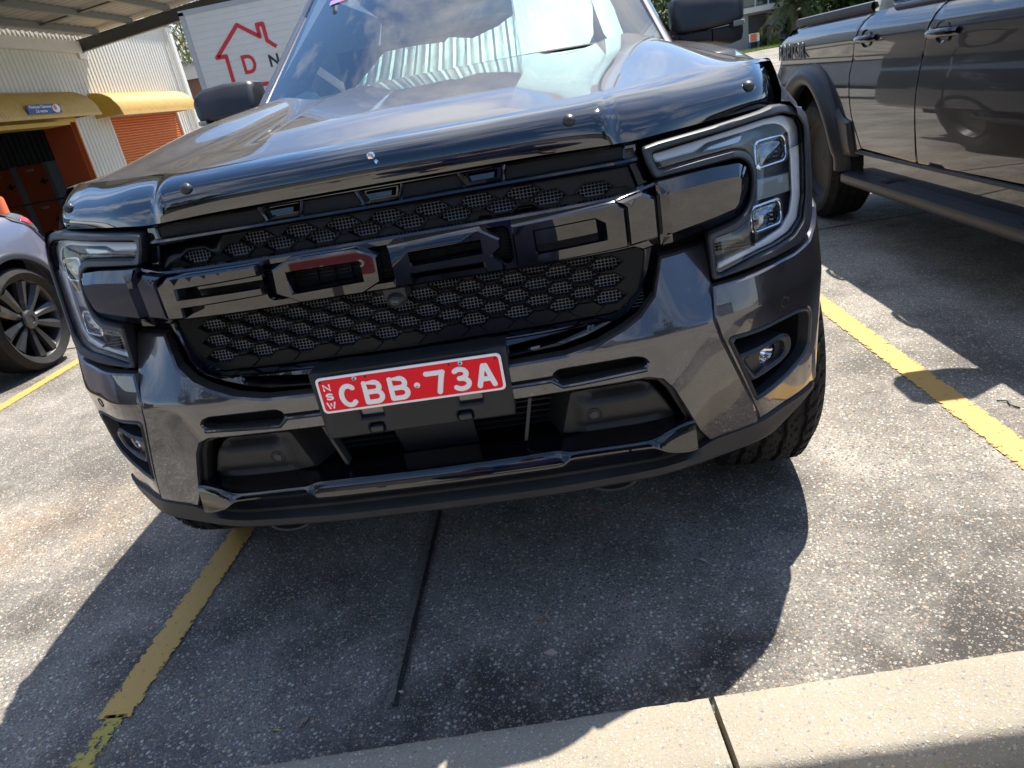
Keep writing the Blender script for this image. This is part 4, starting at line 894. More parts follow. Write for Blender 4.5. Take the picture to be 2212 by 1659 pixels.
# ---- front wings (fenders) and body sides
def fz(y): return float(np.interp(y, [.36, .42, .47, .56, .68, .95, 1.25, 1.66, 1.80], [1.030, 1.050, 1.068, 1.090, 1.122, 1.160, 1.187, 1.215, 1.222]))
for s in (1, -1):
    mb = MB(); rows = []
    for y in np.concatenate([np.linspace(.285, .75, 30), np.linspace(.78, 1.85, 26)]):
        zt_ = fz(y) if y > .36 else 1.030+.018*(.36-y)/.075; k = smooth(.30, .44, y)
        yb = bz(.815, max(y, .42))-.001; zin = (1.052*(1-k)+yb*k)
        xm = min(.943, float(np.interp(y, [p[1] for p in pl], [p[0] for p in pl]))+.004, .331+.331*(y+1.2535))   # outermost x of the body at this y
        xe = min(.872+.020*smooth(.36, 1.0, y), xm-.010); xi = min(.8215, xe-.03)
        arch = .40+math.sqrt(max(0, .47**2-(y-.762)**2)) if abs(y-.762) < .47 else .42
        arch = max(arch, .80*smooth(.62, .50, y)+.42*(1-smooth(.62, .50, y))); lo = max(.80, 1.0-.2*smooth(.392, .41, y))
        side_ = [(xe-.030, y, zt_+.012+.3*max(0, zin-zt_-.012)), (xe-.012, y, zt_+.008), (xe, y, zt_-.006), (min(xe+.018, xm), y, zt_-.045), (min(.918, xm), y, min(zt_-.05, zt_-.11*(y > .5)-.05*(y <= .5))), (min(.930, xm), y, max(arch+.04, lo)), (min(.940, xm), y, max(arch+.015, lo-.02*(y < .42))), (min(.943, xm), y, max(arch, lo-.03*(y < .42))), (xm-.05, y, max(arch-.002, lo-.04*(y < .42)))]
        if y < .5: side_ = [(a_, b_, max(c_, lo-.04)) for a_, b_, c_ in side_]
        rows.append([(s*p[0], p[1], p[2]) for p in [(xi, y, zin)]+side_])
    mb.grid(rows); mb.build('front_wing', M['paint'], TR, ang=40)
    # door side and bed as one flank
    prof = [(.90, 1.235), (.925, 1.20), (.935, 1.08), (.932, .85), (.935, .62), (.925, .50), (.86, .44)]
    mb = MB(); mb.grid([[(s*x, y, z) for x, z in prof] for y in (1.85, 2.5, 3.4, 4.2)]); mb.build('door', M['paint'], TR)
    mb = MB(); mb.grid([[(s*x, y, z) for x, z in prof] for y in (4.22, 5.30)]); mb.build('bed_side', M['paint'], TR)
    mb = MB(); mb.box(min(s*.80, s*.98), max(s*.80, s*.98), 1.7, 3.9, .36, .40); mb.build('side_step', M['texblack'], TR)
# wheel wells, underbody: plain dark block added to stop light leaking through
mb = MB(); mb.box(-.62, .62, .30, 5.2, .30, 1.0); mb.box(-.78, .78, 1.3, 5.2, .42, 1.02); mb.box(-.84, .84, .42, 1.35, .90, 1.02); mb.build('underbody', M['dark'], TR)
# roof, pillars, glass
def gy(x): return 1.40+.27*(abs(x)/.8)**2.2
def gs(x, t): # windscreen: t 0..1 up
    y = gy(x)+t*1.08; return (x*(1-.10*t), y, 1.252+t*.545-.02*(abs(x)/.8)**2*(1-t)+.018*math.sin(t*PI)*(1-(x/.8)**2))
mb = MB(); mb.grid([[gs(x, t) for t in np.linspace(-.02, 1, 24)] for x in np.linspace(-.805, .805, 48)]); mb.build('windscreen', M['screen'], TR, ang=None)
for s in (1, -1):
    mb = MB(); mb.grid([[tuple(Vector(gs(s*.80, t))+Vector((s*o_[0], o_[1], o_[2]))) for t in np.linspace(-.04, 1, 16)] for o_ in ((0, 0, 0), (.004, -.004, .005), (.018, .000, .008), (.034, .016, .004), (.042, .05, -.012), (.036, .09, -.03))]); mb.build('pillar', M['paint'], TR, ang=40)
mb = MB(); yT = gy(0)+1.08
mb.grid([[(x, (gs(x/.86, 1)[1] if j == 0 else y_), z_-.05*(abs(x)/.7)**4) for j, (y_, z_) in enumerate(((0, 1.80), (2.9, 1.835), (3.4, 1.84), (4.0, 1.80), (4.12, 1.74)))] for x in np.linspace(-.70, .70, 15)]); mb.build('roof', M['paint'], TR)
for s in (1, -1):
    mb = MB(); mb.grid([[(s*.905, y, 1.235), (s*.70, min(max(y, 2.8), 4.1), 1.75)] for y in (1.95, 2.8, 3.5, 4.2)]); mb.build('side_window', M['sideglass'], TR, ang=None)
mb = MB(); mb.add([(-.88, 4.2, 1.235), (.88, 4.2, 1.235), (.7, 4.12, 1.75), (-.7, 4.12, 1.75)], [(0, 1, 2, 3)]); mb.build('rear_window', M['sideglass'], TR, ang=None)
for s in (1, -1):
    mb = MB(); mb.tube([(s*.69, 2.55, 1.83), (s*.69, 2.7, 1.875), (s*.69, 4.0, 1.86)], .014, 8); mb.build('roof_rail', M['chrome'], TR)
# cowl and dash
mb = MB(); mb.grid([[(x, yR(min(abs(x), .81))+.0, bz(x, yR(min(abs(x), .81)))-.014), (x, gy(x)-.01, 1.236-.02*(abs(x)/.8)**2), (x, gy(x)+.03, 1.225)] for x in np.linspace(-.82, .82, 30)]); mb.build('cowl', M['rubber'], TR)
mb = MB(); mb.grid([[(x, gy(x)+.02, 1.245-.02*(abs(x)/.8)**2), (x, gy(x)+.25, 1.27), (x, gy(x)+.6, 1.24), (x, gy(x)+.65, 1.0)] for x in np.linspace(-.80, .80, 20)]); mb.box(-.75, .75, 2.9, 3.05, .9, 1.5); mb.build('dashboard', M['cabin'], TR)
mb = MB(); mb.tube([(.40+.19*math.cos(a)-.0, 2.15+.06*math.sin(a), 1.22+.17*math.sin(a)) for a in np.linspace(0, 2*PI, 33)], .016, 8, False); mb.build('steering_wheel', M['rubber'], TR)
# wiper
mb = MB(); mb.tube([(.10, 1.455, 1.268), (.30, 1.475, 1.268), (.505, 1.521, 1.266), (.678, 1.600, 1.256)], .0065, 6); mb.tube([(.66, 1.594, 1.258), (.772, 1.655, 1.242)], [.010, .012], 8); mb.tube([(.768, 1.652, 1.250), (.770, 1.655, 1.225)], .015, 10)
mb.build('wiper', M['rubber'], TR)
mb = MB(); mb.add([gs(-.635, .735), gs(-.53, .735), gs(-.53, .775), gs(-.635, .775)], [(0, 1, 2, 3)]); mb.v = [(x, y-.003, z+.004) for x, y, z in mb.v]; mb.build('screen_sticker', P('pink blue sticker', (.25, .35, .75), .4, var=(14, 1, (.75, .15, .35), .4)), TR, ang=None)
# mirrors
def rbox(mb, secs):
    """loft of rounded rectangles: each (x, y0, y1, z0, z1, r)"""
    rows = []
    for (x, y0, y1, z0, z1, r_) in secs:
        q = rnd([(y0, z0), (y1, z0), (y1, z1), (y0, z1)], r_, 5); rows.append([(x, p[0], p[1]) for p in q])
    mb.grid(rows, True); n = len(rows[0]); b = len(mb.v)-n*len(rows); mb.f.append(tuple(b+i for i in range(n))); mb.f.append(tuple(len(mb.v)-n+i for i in range(n))[::-1]); return mb
for s in (1, -1):
    mb = MB(); rbox(mb, [(.888, 1.925, 2.06, 1.270, 1.362, .008), (.893, 1.905, 2.07, 1.258, 1.384, .012), (.915, 1.890, 2.075, 1.2545, 1.394, .016), (1.02, 1.878, 2.08, 1.2545, 1.397, .018), (1.115, 1.880, 2.08, 1.2600, 1.390, .02), (1.145, 1.893, 2.08, 1.266, 1.377, .024), (1.158, 1.915, 2.07, 1.274, 1.352, .024), (1.163, 1.945, 2.05, 1.288, 1.332, .016)])
    mb.v = [(x, y+.055*smooth(1.335, 1.397, z)*(y < 1.99), z) for x, y, z in mb.v]
    if s < 0: mb.mirror(False)
    mr = mb.build('mirror', M['matte'], TR, ang=50)
    mb = MB(); rbox(mb, [(.900, 1.90, 2.05, 1.225, 1.251, .008), (.96, 1.885, 2.06, 1.215, 1.2515, .012), (1.0215, 1.878, 2.06, 1.208, 1.2525, .014)]); rbox(mb, [(1.0265, 1.878, 2.06, 1.207, 1.2525, .014), (1.10, 1.885, 2.06, 1.185, 1.2545, .02), (1.145, 1.90, 2.05, 1.195, 1.258, .02), (1.158, 1.93, 2.03, 1.215, 1.256, .014)])
    if s < 0: mb.mirror(False)
    mb.build('mirror_base', M['rubber'], mr, ang=50)
    mb = MB(); rbox(mb, [(1.108, 1.872, 1.95, 1.2450, 1.2665, .006), (1.14, 1.884, 1.96, 1.2460, 1.2680, .006), (1.158, 1.905, 1.97, 1.2480, 1.2670, .006), (1.164, 1.935, 1.99, 1.2500, 1.2640, .005)])
    if s < 0: mb.mirror(False)
    mb.build('indicator', M['pad'], mr, ang=40)
    mb = MB(); rbox(mb, [(.845, 1.90, 1.98, 1.215, 1.25, .01), (.93, 1.91, 2.0, 1.222, 1.26, .01)])
    if s < 0: mb.mirror(False)
    mb.build('mirror_arm', M['rubber'], mr)
# sun shades behind the glass (things of their own)
def shade(name, poly, off, label, pleat, amp, direction='z', seed=0, group=None):
    wob = .15 if seed == 1 else .8
    rr = random.Random(seed); mb = MB(); ph = rr.uniform(0, 6)
    def mp_(u, v, d):
        p = gs(u, v); s_ = (u if direction == 'x' else v*1.1+.25*u); w_ = amp*abs(((s_/pleat) % 2)-1)+wob*(.006*math.sin(u*14+ph)+.008*math.sin(v*19+ph*2))
        return (p[0], p[1]+off+w_+d, p[2]-off*.35)
    panel(mb, poly, mp_, 0, 0, 0, .003, grid=.011 if pleat < .03 else .02)
    return tag(mb.build(name, M['foil'], ang=20), label, 'sun shade', group)
shade('sun_shade', [(.256, .053), (.278, .97), (.63, .97), (.60, .37), (.555, .14), (.51, .045), (.40, .045)], .05, 'upright silver foil sun shade behind the windscreen, right of centre', .013, .005, 'x', 1)
shade('sun_shade', [(-.375, .085), (-.33, .17), (-.275, .268), (-.15, .262), (-.018, .245), (-.002, .272), (.093, .236), (.20, .29), (.27, .36), (.25, .055), (.10, .050), (0, .046), (-.2, .065)], .06, 'slumped pleated silver foil sun shade on the dashboard, left of the upright one', .014, .008, 'x', 2)
shade('sun_shade', [(.595, .13), (.605, .75), (.66, .75), (.68, .30), (.665, .03), (.62, .04)], .045, 'bright crumpled foil flap behind the right edge of the windscreen', .05, .004, 'x', 3)
shade('sun_shade', [(-.70, .085), (-.675, .125), (-.62, .140), (-.56, .11), (-.525, .063)], .06, 'small pale foil fan low in the left corner of the windscreen', .012, .004, 'x', 4)
# ---- wheels
def tyre(name, cx, cy, Rr, wd, parent, inner, label=None, flip=1, mat=None, rimmat=None, spokes=6, detail=True, rw=.66):
    """cx is the outer face side; the wheel's axis runs along x"""
    mb = MB(); nu = 66 if detail else 24; nv = 380 if detail else 96; rows = []
    prof = []
    for i in range(nu+1):
        u = -1+2*i/nu; a = abs(u)
        r_ = Rr-.006*u*u-(.020*smooth(.84, 1.0, a)); prof.append((u, r_))
    for j in range(nv):
        th = 2*PI*j/nv; row = []
        ri = inner
        row.append((-wd*.40, ri)); row.append((-wd*.50, ri+.03)); row.append((-wd*.535, ri+(Rr-ri)*.5)); row.append((-wd*.52, Rr-.045))
        for u, r_ in prof:
            if detail:
                zz = .035*abs(((th*26/PI) % 2)-1)-.0175; g = 0
                for gc in (-.62, -.22, .22, .62):
                    g = max(g, 1-smooth(.036, .060, abs(u-gc-zz*(1.6 if abs(gc) < .5 else -1.6))))
                cell = (th*52/PI+ (3 if u > 0 else 0)+6*u) % 2
                if abs(u) > .62: g = max(g, (1-smooth(.10, .18, abs(cell-1)))*.9)
                elif abs(u) > .2: g = max(g, (1-smooth(.05, .10, abs(((cell+.5*math.sin(u*16)) % 2)-1)))*.6)
                else: g = max(g, (1-smooth(.05, .10, abs(((th*52/PI+2.5*u+.35*math.sin(u*30)) % 2)-1)))*.5)
                r_ -= .0105*g
            row.append((u*wd*.46, r_))
        row += [(wd*.52, Rr-.045), (wd*.535, ri+(Rr-ri)*.5), (wd*.50, ri+.03), (wd*.40, ri)]
        rows.append([(cx+x_, cy+r_*math.cos(th), Rr+r_*math.sin(th)) for x_, r_ in row])
    rows.append(rows[0]); mb.grid(rows); t = mb.build(name, mat or M['tyre'], parent, ang=32)
    return t
for (x, y) in ((.80, .762), (-.80, .762), (.80, 4.0), (-.80, 4.0)):
    t = tyre('wheel', x, y, .40, .262, TR, .245, detail=(y < 1))
    mb = MB(); s = 1 if x > 0 else -1
    mb.grid([[(x+s*o_, y+r_*math.cos(a), .40+r_*math.sin(a)) for a in np.linspace(0, 2*PI, 49)] for o_, r_ in ((.10, .248), (.12, .245), (.07, .22), (.06, .06), (.075, .04), (.075, .001))]); mb.grid([[(x-s*.12, y+r_*math.cos(a), .40+r_*math.sin(a)) for a in np.linspace(0, 2*PI, 49)] for r_ in (.25, .001)])
    mb.build('rim', M['rimdk'], t)
# ================================================================== the dark pickup parked on the right, seen from its side
UT = empty('pickup_truck', (2.95, 2, 0), 'dark graphite pickup truck in the next bay on the right, seen from its side', 'pickup truck')
UX = 2.035
def ub(z): return float(np.interp(z, [.40, .50, .62, .80, .95, 1.08, 1.16, 1.22, 1.27], [.060, .018, 0, -.008, .006, .004, .010, .026, .05]))
ubf = pchip([.40, .50, .62, .80, .92, 1.00, 1.10, 1.145, 1.185, 1.22, 1.27], [.060, .018, .002, -.008, .003, .014, -.002, .006, .032, .062, .09])
def mapU(y, z, d): return (UX+ubf(z)+d+.010*math.exp(-((z-.80)/.10)**2)*0, y, z)
def upanel(name, poly, r_=.015, d=0, mat=None, bev=.004, grid=.04, holes=(), parent=UT, back=.04):
    mb = MB(); panel(mb, rnd(poly, r_, 3), mapU, d, bev, bev, back, grid=grid, holes=holes); return mb.build(name, mat or M['paint2'], parent, ang=35)
df = upanel('front_door', [(1.22, .525), (2.315, .515), (2.322, .84), (2.316, 1.0), (2.185, 1.20), (1.22, 1.19)])
dr = upanel('rear_door', [(2.327, .515), (2.95, .530), (3.055, .70), (3.112, .92), (3.09, 1.02), (2.93, 1.235), (2.192, 1.205), (2.322, 1.0)])
archc = (3.755, .40)
def arcp(r_, a0, a1, n=16): return [(archc[0]+r_*math.cos(R(a0+(a1-a0)*i/n)), archc[1]+r_*1.02*math.sin(R(a0+(a1-a0)*i/n))) for i in range(n+1)]
bedp = [(2.957, .530), (3.062, .70), (3.119, .92), (3.097, 1.02), (2.952, 1.215), (4.11, 1.205), (4.30, 1.14), (4.44, .92), (4.42, .52), (4.24, .45)]+arcp(.47, 5, 175)
upanel('bed_side', bedp, .01)
upanel('front_wing', [(1.21, .525), (1.21, 1.18), (.6, 1.12), (-.05, 1.02), (-.18, .85), (-.20, .50), (.06, .48)]+[(.55+.46*math.cos(R(a)), .40+.47*math.sin(R(a))) for a in range(172, 4, -12)], .01)
mb = MB()   # muscle over the rear arch: a swollen shoulder
rows = []
for a in np.linspace(R(-2), R(182), 44):
    c, s_ = math.cos(a), math.sin(a); rw_ = []
    for r_, d in ((.462, .004), (.455, -.030), (.470, -.052), (.50, -.062), (.535, -.058), (.560, -.036), (.575, -.012), (.580, .008)):
        z = archc[1]+r_*1.03*s_; rw_.append((UX+ubf(max(z, .45))*(.3+.7*(z < 1.1))+d, archc[0]+r_*c, z))
    rows.append(rw_)
mb.grid(rows); mb.build('wheel_arch_flare', M['matte'], UT, ang=50)
mb = MB(); panel(mb, [(3.055, .475), (3.072, .672), (3.173, .690), (3.235, .74), (3.33, .60), (3.40, .50), (3.335, .45)], mapU, -.022, .012, .014, .02, grid=.04); mb.build('flare_foot', M['matte'], UT, ang=50)
mb = MB(); mb.grid([[(UX+.065, y, 1.215), (UX+.050, y, 1.238), (UX+.056, y, 1.262), (UX+.08, y, 1.268), (UX+.12, y, 1.262), (UX+.12, y, 1.2)] for y in (2.97, 3.5, 4.0, 4.11, 4.16)]); mb.build('bed_rail_cap', M['texblack'], UT)
mb = MB(); mb.grid([[(UX+.02+1.80*t, y, z) for t in (0, .02, .5, .98, 1)] for y, z in ((4.12, 1.205), (4.31, 1.13), (4.44, .92), (4.42, .50))]); mb.grid([[(UX+.05, y, 1.1), (UX+1.8, y, 1.1)] for y in (2.96, 4.3)]); mb.build('tailgate', M['paint2'], UT)
mb = MB(); mb.grid([[(UX+.06, y, .35), (UX+.055, y, .49), (UX+.03, y, .50), (UX+.018, y, .508), (UX+.02, y, .516)] for y in (.95, 2.0, 2.96, 3.03)]); mb.build('sill', M['paint2'], UT, ang=50)
mb = MB(); mb.tube([(UX+.012, y, .505) for y in np.linspace(.95, 3.02, 12)], .008, 8); mb.build('sill_moulding', M['matte'], UT)
# side step with grip slots
mb = MB(); rows = []
for y in np.linspace(.9, 3.20, 60):
    e = smooth(3.20, 3.12, y)+.001; w_ = .165*e+.02
    w_ -= 0; rows.append([(UX+.02, y, .395-.02*(1-e)), (UX+.01-w_*.5, y, .388), (UX+.01-w_*.88, y, .383), (UX+.01-w_*.985, y, .379), (UX+.01-w_, y, .371), (UX+.01-w_, y, .335), (UX+.025-w_, y, .322), (UX+.02, y, .315)])
rows = [[(x+.140, yy, z) for x, yy, z in r_] for r_ in rows]
mb = MB(); mb.grid(rows)
for k in range(17):
    y = 1.0+.125*k
    for j in range(3): mb.box(UX+.095-.036*j, UX+.109-.036*j, y, y+.055, .3840-.0016*j, .3890-.0012*j)
st = mb.build('side_step', M['matte'], UT, ang=50)
for y in (1.4, 2.6):
    mb = MB(); mb.box(UX, UX+.3, y, y+.07, .36, .39); mb.build('step_bracket', M['rubber'], st)
# door handles
for y0, y1, z, par in ((2.775, 3.005, 1.094, dr), (2.010, 2.245, 1.080, df)):
    mb = MB(); rows = []
    for t in np.linspace(0, 1, 15):
        y = y0+(y1-y0)*t; o_ = .030*math.sin(PI*min(1, max(0, t)))**.35+.004; h = .018-.004*abs(t-.5)
        rows.append([(UX+ubf(z)-o_+.006, y, z-h), (UX+ubf(z)-o_-.006, y, z-h*.4), (UX+ubf(z)-o_-.006, y, z+h*.5), (UX+ubf(z)-o_+.004, y, z+h), (UX+ubf(z)-o_+.016, y, z)])
    mb.grid(rows, True); hd = mb.build('handle', M['handle'], par, ang=50)
    mb = MB(); rows = [[(UX+ubf(z)-.001+.022*(1-q*q), (y0+y1)/2+.060*q*math.cos(a), z+.001+.042*q*math.sin(a)) for a in np.linspace(0, 2*PI, 25)[:-1]] for q in (1.05, .9, .6, .05)]; mb.grid(rows, True); mb.build('handle_cup', M['paint2'], hd)
# cab and glass above the belt line
mb = MB(); rows = []
for y in (1.22, 2.19, 2.60, 2.68): rows.append([(UX+.05, y, 1.20), (UX+.040, y, 1.213), (UX+.044, y, 1.222), (UX+.06, y, 1.228)])
mb.grid(rows); mb.build('belt_moulding', M['matte'], UT)
mb = MB(); mb.add([(UX+.065, 1.1, 1.22), (UX+.065, 2.66, 1.225), (UX+.065, 2.74, 1.27), (UX+.20, 2.60, 1.66), (UX+.22, 1.5, 1.66)], [(0, 1, 2, 3, 4)]); mb.build('side_window', M['sideglass'], UT, ang=None)
mb = MB(); mb.tube([(UX+.055, 1.2, 1.222), (UX+.055, 2.60, 1.222), (UX+.058, 2.70, 1.235), (UX+.062, 2.765, 1.28), (UX+.10, 2.72, 1.45), (UX+.2, 2.62, 1.66)], .012, 8); mb.build('window_frame', M['handle'], UT)
mb = MB(); mb.grid([[(UX+.058, 2.70, 1.212), (UX+.058, 2.93, 1.212), (UX+.08, 3.0, 1.22)], [(UX+.060, 2.775, 1.30), (UX+.065, 2.97, 1.34), (UX+.09, 3.0, 1.34)], [(UX+.20, 2.66, 1.68), (UX+.22, 2.80, 1.70), (UX+.3, 2.86, 1.70)], [(UX+.30, 2.6, 1.76), (UX+.32, 2.8, 1.76), (UX+.4, 2.86, 1.74)]])
mb.grid([[(UX+.25, .75+.55, 1.66), (UX+.30, 1.5, 1.76), (UX+1.5, 1.5, 1.76), (UX+1.6, 1.3, 1.66)], [(UX+.2, 2.62, 1.66), (UX+.3, 2.6, 1.77), (UX+1.5, 2.6, 1.77), (UX+1.6, 2.6, 1.66)], [(UX+.3, 2.9, 1.3), (UX+.32, 2.85, 1.74), (UX+1.48, 2.85, 1.74), (UX+1.5, 2.9, 1.3)]]); mb.build('roof', M['paint2'], UT, ang=40)
mb = MB(); mb.grid([[(UX+.05+1.75*t, y, z) for t in (0, .1, .5, .9, 1)] for y, z in ((1.22, 1.215), (.7, 1.15), (-.05, 1.08), (-.20, .95), (-.24, .45))]); mb.grid([[(UX+x, y, z) for x, z in ((.05, 1.15), (0, 1.05), (-.02, .9), (-.01, .80))] for y in (1.215, .95, .3, -.2)]); mb.build('bonnet', M['paint2'], UT, ang=40)
mb = MB(); rbox(mb, [(1.82, 1.56, 1.72, 1.33, 1.46, .03), (1.86, 1.54, 1.73, 1.30, 1.49, .04), (2.00, 1.54, 1.73, 1.30, 1.49, .04), (2.12, 1.58, 1.68, 1.30, 1.36, .03)]); mb.build('mirror', M['matte'], UT)
mb = MB(); mb.box(UX+.10, UX+1.75, -.1, 4.35, .30, 1.08); mb.build('underbody', M['dark'], UT)
for y in (3.755, .55):
    t = tyre('wheel', UX+.16, y, .385, .265, UT, .235, detail=(y > 1))
    mb = MB(); mb.grid([[(UX+.16-o_, y+r_*math.cos(a), .385+r_*math.sin(a)) for a in np.linspace(0, 2*PI, 37)] for o_, r_ in ((.10, .238), (.07, .21), (.06, .06), (.075, .001))]); mb.build('rim', M['rubber'], t)  # rim coloured rubber black, standing in for shade under the arch
mesh_text('badge', 'RAPTOR', .135, M['steelgrey'], UT, Vector((UX-.004, 4.095, 1.068)), rot=Matrix(((0, 0, -1, 0), (-1, 0, 0, 0), (0, 1, 0, 0), (0, 0, 0, 1))), depth=.002, off=.004, space=1.05, sx=1.0)
# ================================================================== the grey lilac car at the left edge
CA = empty('parked_car', (-4.1, 1.2, 0), 'grey lilac car at the left edge, rear wheel and red tail lamp showing', 'car')
KX = -3.13; KY, KR = 2.83, .335
kbf = pchip([.2, .35, .5, .65, .8, .9, .98, 1.05], [.06, .02, 0, -.004, .012, .03, .075, .17])
def mapK(y, z, d): return (KX-kbf(z)-d-.05*smooth(3.0, 3.36, y)**2, y, z)
def karc(r_, a0, a1, n=20): return [(KY+r_*math.cos(R(a0+(a1-a0)*i/n)), KR+.01+r_*math.sin(R(a0+(a1-a0)*i/n))) for i in range(n+1)]
mb = MB(); panel(mb, [(-.2, .25), (-.2, .80), (1.0, .92), (2.0, .965), (3.0, .985), (3.16, .955), (3.27, .80), (3.36, .72), (3.37, .50), (3.33, .30)]+[p for p in karc(.385, -8, 188)]+[(2.44, .22)], mapK, 0, .004, .004, .05, grid=.05); mb.build('body_side', M['lilac'], CA, ang=35)
mb = MB(); rows = []
for a in np.linspace(R(-12), R(192), 40): rows.append([(mapK(KY+r_*math.cos(a), max(.2, KR+.01+r_*math.sin(a)), d)) for r_, d in ((.375, .03), (.378, -.010), (.40, -.014), (.418, -.008), (.424, .004))])
mb.grid(rows); mb.build('wheel_arch_trim', M['matte'], CA, ang=50)
mb = MB(); rows = []   # deck, hatch glass and roof
for y, z, w_ in ((3.42, .30, .72), (3.44, .62, .76), (3.38, .80, .78), (3.27, .965, .78), (3.12, 1.045, .74), (2.95, 1.10, .70), (2.4, 1.27, .62), (1.8, 1.42, .58), (.9, 1.47, .56), (0, 1.30, .55), (-.6, 1.02, .6)):
    e = .05 if z > .9 else .02
    rows.append([(KX-.92+q*(w_+.11*smooth(2.6, 3.1, y)), y-(.12*abs(q)**3 if y > 3.1 else 0), z-(e*abs(q)**4)) for q in np.linspace(-1, 1, 17)])
mb.grid(rows); mb.build('rear_deck', M['lilac'], CA, ang=45)
mb = MB(); rows = []
for y, z, w_ in ((2.95, 1.052, .70), (2.4, 1.265, .635), (1.8, 1.418, .59), (.9, 1.468, .57)): rows.append([(KX-.92+w_, y, z-.045), (KX-.92+w_+.05, y, z-.12), (KX-.10, y, 1.0)])
mb.grid(rows); mb.build('side_window', M['sideglass'], CA)
mb = MB(); mb.grid([[mapK(y, .955+.03*smooth(2.0, 3.0, y)-.01, .03), mapK(y, .985+.02, .10)] for y in np.linspace(-.2, 3.1, 20)]); mb.build('shoulder', M['lilac'], CA)
mb = MB(); panel(mb, rnd([(3.035, .962), (3.06, .935), (3.19, .875), (3.262, .828), (3.245, .880), (3.195, .955), (3.12, .985)], .006, 2), mapK, -.006, .003, .003, .02, grid=.03); tl = mb.build('tail_lamp', M['lamphouse'], CA)
mb = MB(); panel(mb, rnd([(3.125, .925), (3.205, .885), (3.238, .880), (3.210, .935), (3.165, .950)], .006, 2), mapK, -.010, .002, .002, .01, grid=.03); mb.build('red_lens', M['red'], tl)
mb = MB(); mb.box(KX-1.8, KX-.20, -.8, 3.2, .2, .85); mb.build('underbody', M['dark'], CA)
t = tyre('wheel', KX-.115, KY, KR, .25, CA, .255, detail=False)
mb = MB(); X0 = KX-.02
mb.grid([[(X0-d, KY+r_*math.cos(a), KR+r_*math.sin(a)) for a in np.linspace(0, 2*PI, 61)] for r_, d in ((.262, .0), (.255, -.004), (.245, .008), (.235, .10))])
for k in range(10):
    a = 2*PI*k/10+.15
    rows = []
    for q in np.linspace(0, 1, 9):
        r_ = .055+.190*q; tw = .18*q*(1 if k % 2 else -1)*.35; wq = .018+.021*q
        c = Vector((0, math.cos(a+tw), math.sin(a+tw))); p = Vector((0, -math.sin(a+tw), math.cos(a+tw))); b = Vector((X0-.020+.022*q, KY, KR))+c*r_
        rows.append([tuple(b-p*wq-Vector((.03, 0, 0))), tuple(b-p*wq*.9), tuple(b+p*wq*.1+Vector((.006, 0, 0))), tuple(b+p*wq*.9-Vector((.012, 0, 0))), tuple(b+p*wq-Vector((.04, 0, 0)))])
    mb.grid(rows)
mb.grid([[(X0-d, KY+r_*math.cos(a), KR+r_*math.sin(a)) for a in np.linspace(0, 2*PI, 41)] for r_, d in ((.064, .04), (.062, .004), (.052, -.004), (.028, -.004), (.026, .002), (.001, .002))])
mb.build('rim', M['rim'], t, ang=35)
mb = MB(); mb.grid([[(X0-.115, KY+r_*math.cos(a), KR+r_*math.sin(a)) for a in np.linspace(0, 2*PI, 41)] for r_ in (.25, .001)]); mb.build('brake_disc', M['dark'], t)
CA.location.y += .11; CA.location.x += .0
# ================================================================== storage building
SBX = -13.9
B = empty('storage_building', (-16, 20, -1.1), 'cream corrugated storage building with ochre awnings and an orange roller door', 'building')
def corr(mb, y0, y1, z0, z1, pitch=.19, amp=.028, x=SBX, prof=((0, 0), (.14, 1), (.36, 1), (.5, 0))):
    rows = []; y = y0
    while y < y1:
        for f_, h in prof:
            yy = y+pitch*f_
            if yy <= y1: rows.append([(x+h*amp, yy, z0), (x+h*amp, yy, z1)])
        y += pitch
    rows.append([(x, y1, z0), (x, y1, z1)]); mb.grid(rows)
mb = MB(); corr(mb, 9, 28.75, 2.52, 5.6); corr(mb, 20.90, 22.69, -1.3, 2.52); corr(mb, 27.40, 28.75, -1.3, 2.52); corr(mb, 9, 14.2, -1.3, 2.52)
mb.box(SBX-9, SBX-.02, 28.70, 28.80, -1.3, 5.7); mb.build('wall', M['wall'], B, ang=20)
mb = MB(); mb.box(SBX-9, SBX+.2, 9, 29.0, 5.6, 5.75); mb.build('roof', M['trim'], B)
mb = MB(); mb.box(SBX+.0, SBX+.12, 28.62, 28.86, -1.3, 5.55); mb.build('corner_flashing', M['trim'], B)
mb = MB(); mb.tube([(SBX+.16, 28.35, 5.5), (SBX+.16, 28.35, -1.2)], .05, 12); mb.build('downpipe', M['trim'], B)
for z in (4.6, 3.0, 1.6):
    mb = MB(); mb.tube([(SBX+.16, 28.35, z), (SBX+.16, 28.35, z+.05)], .058, 12); mb.build('pipe_clip', M['trim'], B)
mb = MB(); mb.box(SBX+.03, SBX+.18, 9, 22.36, 4.42, 4.74); mb.box(SBX+.03, SBX+.08, 22.30, 22.75, 4.25, 4.42); mb.build('fascia', M['trim'], B)
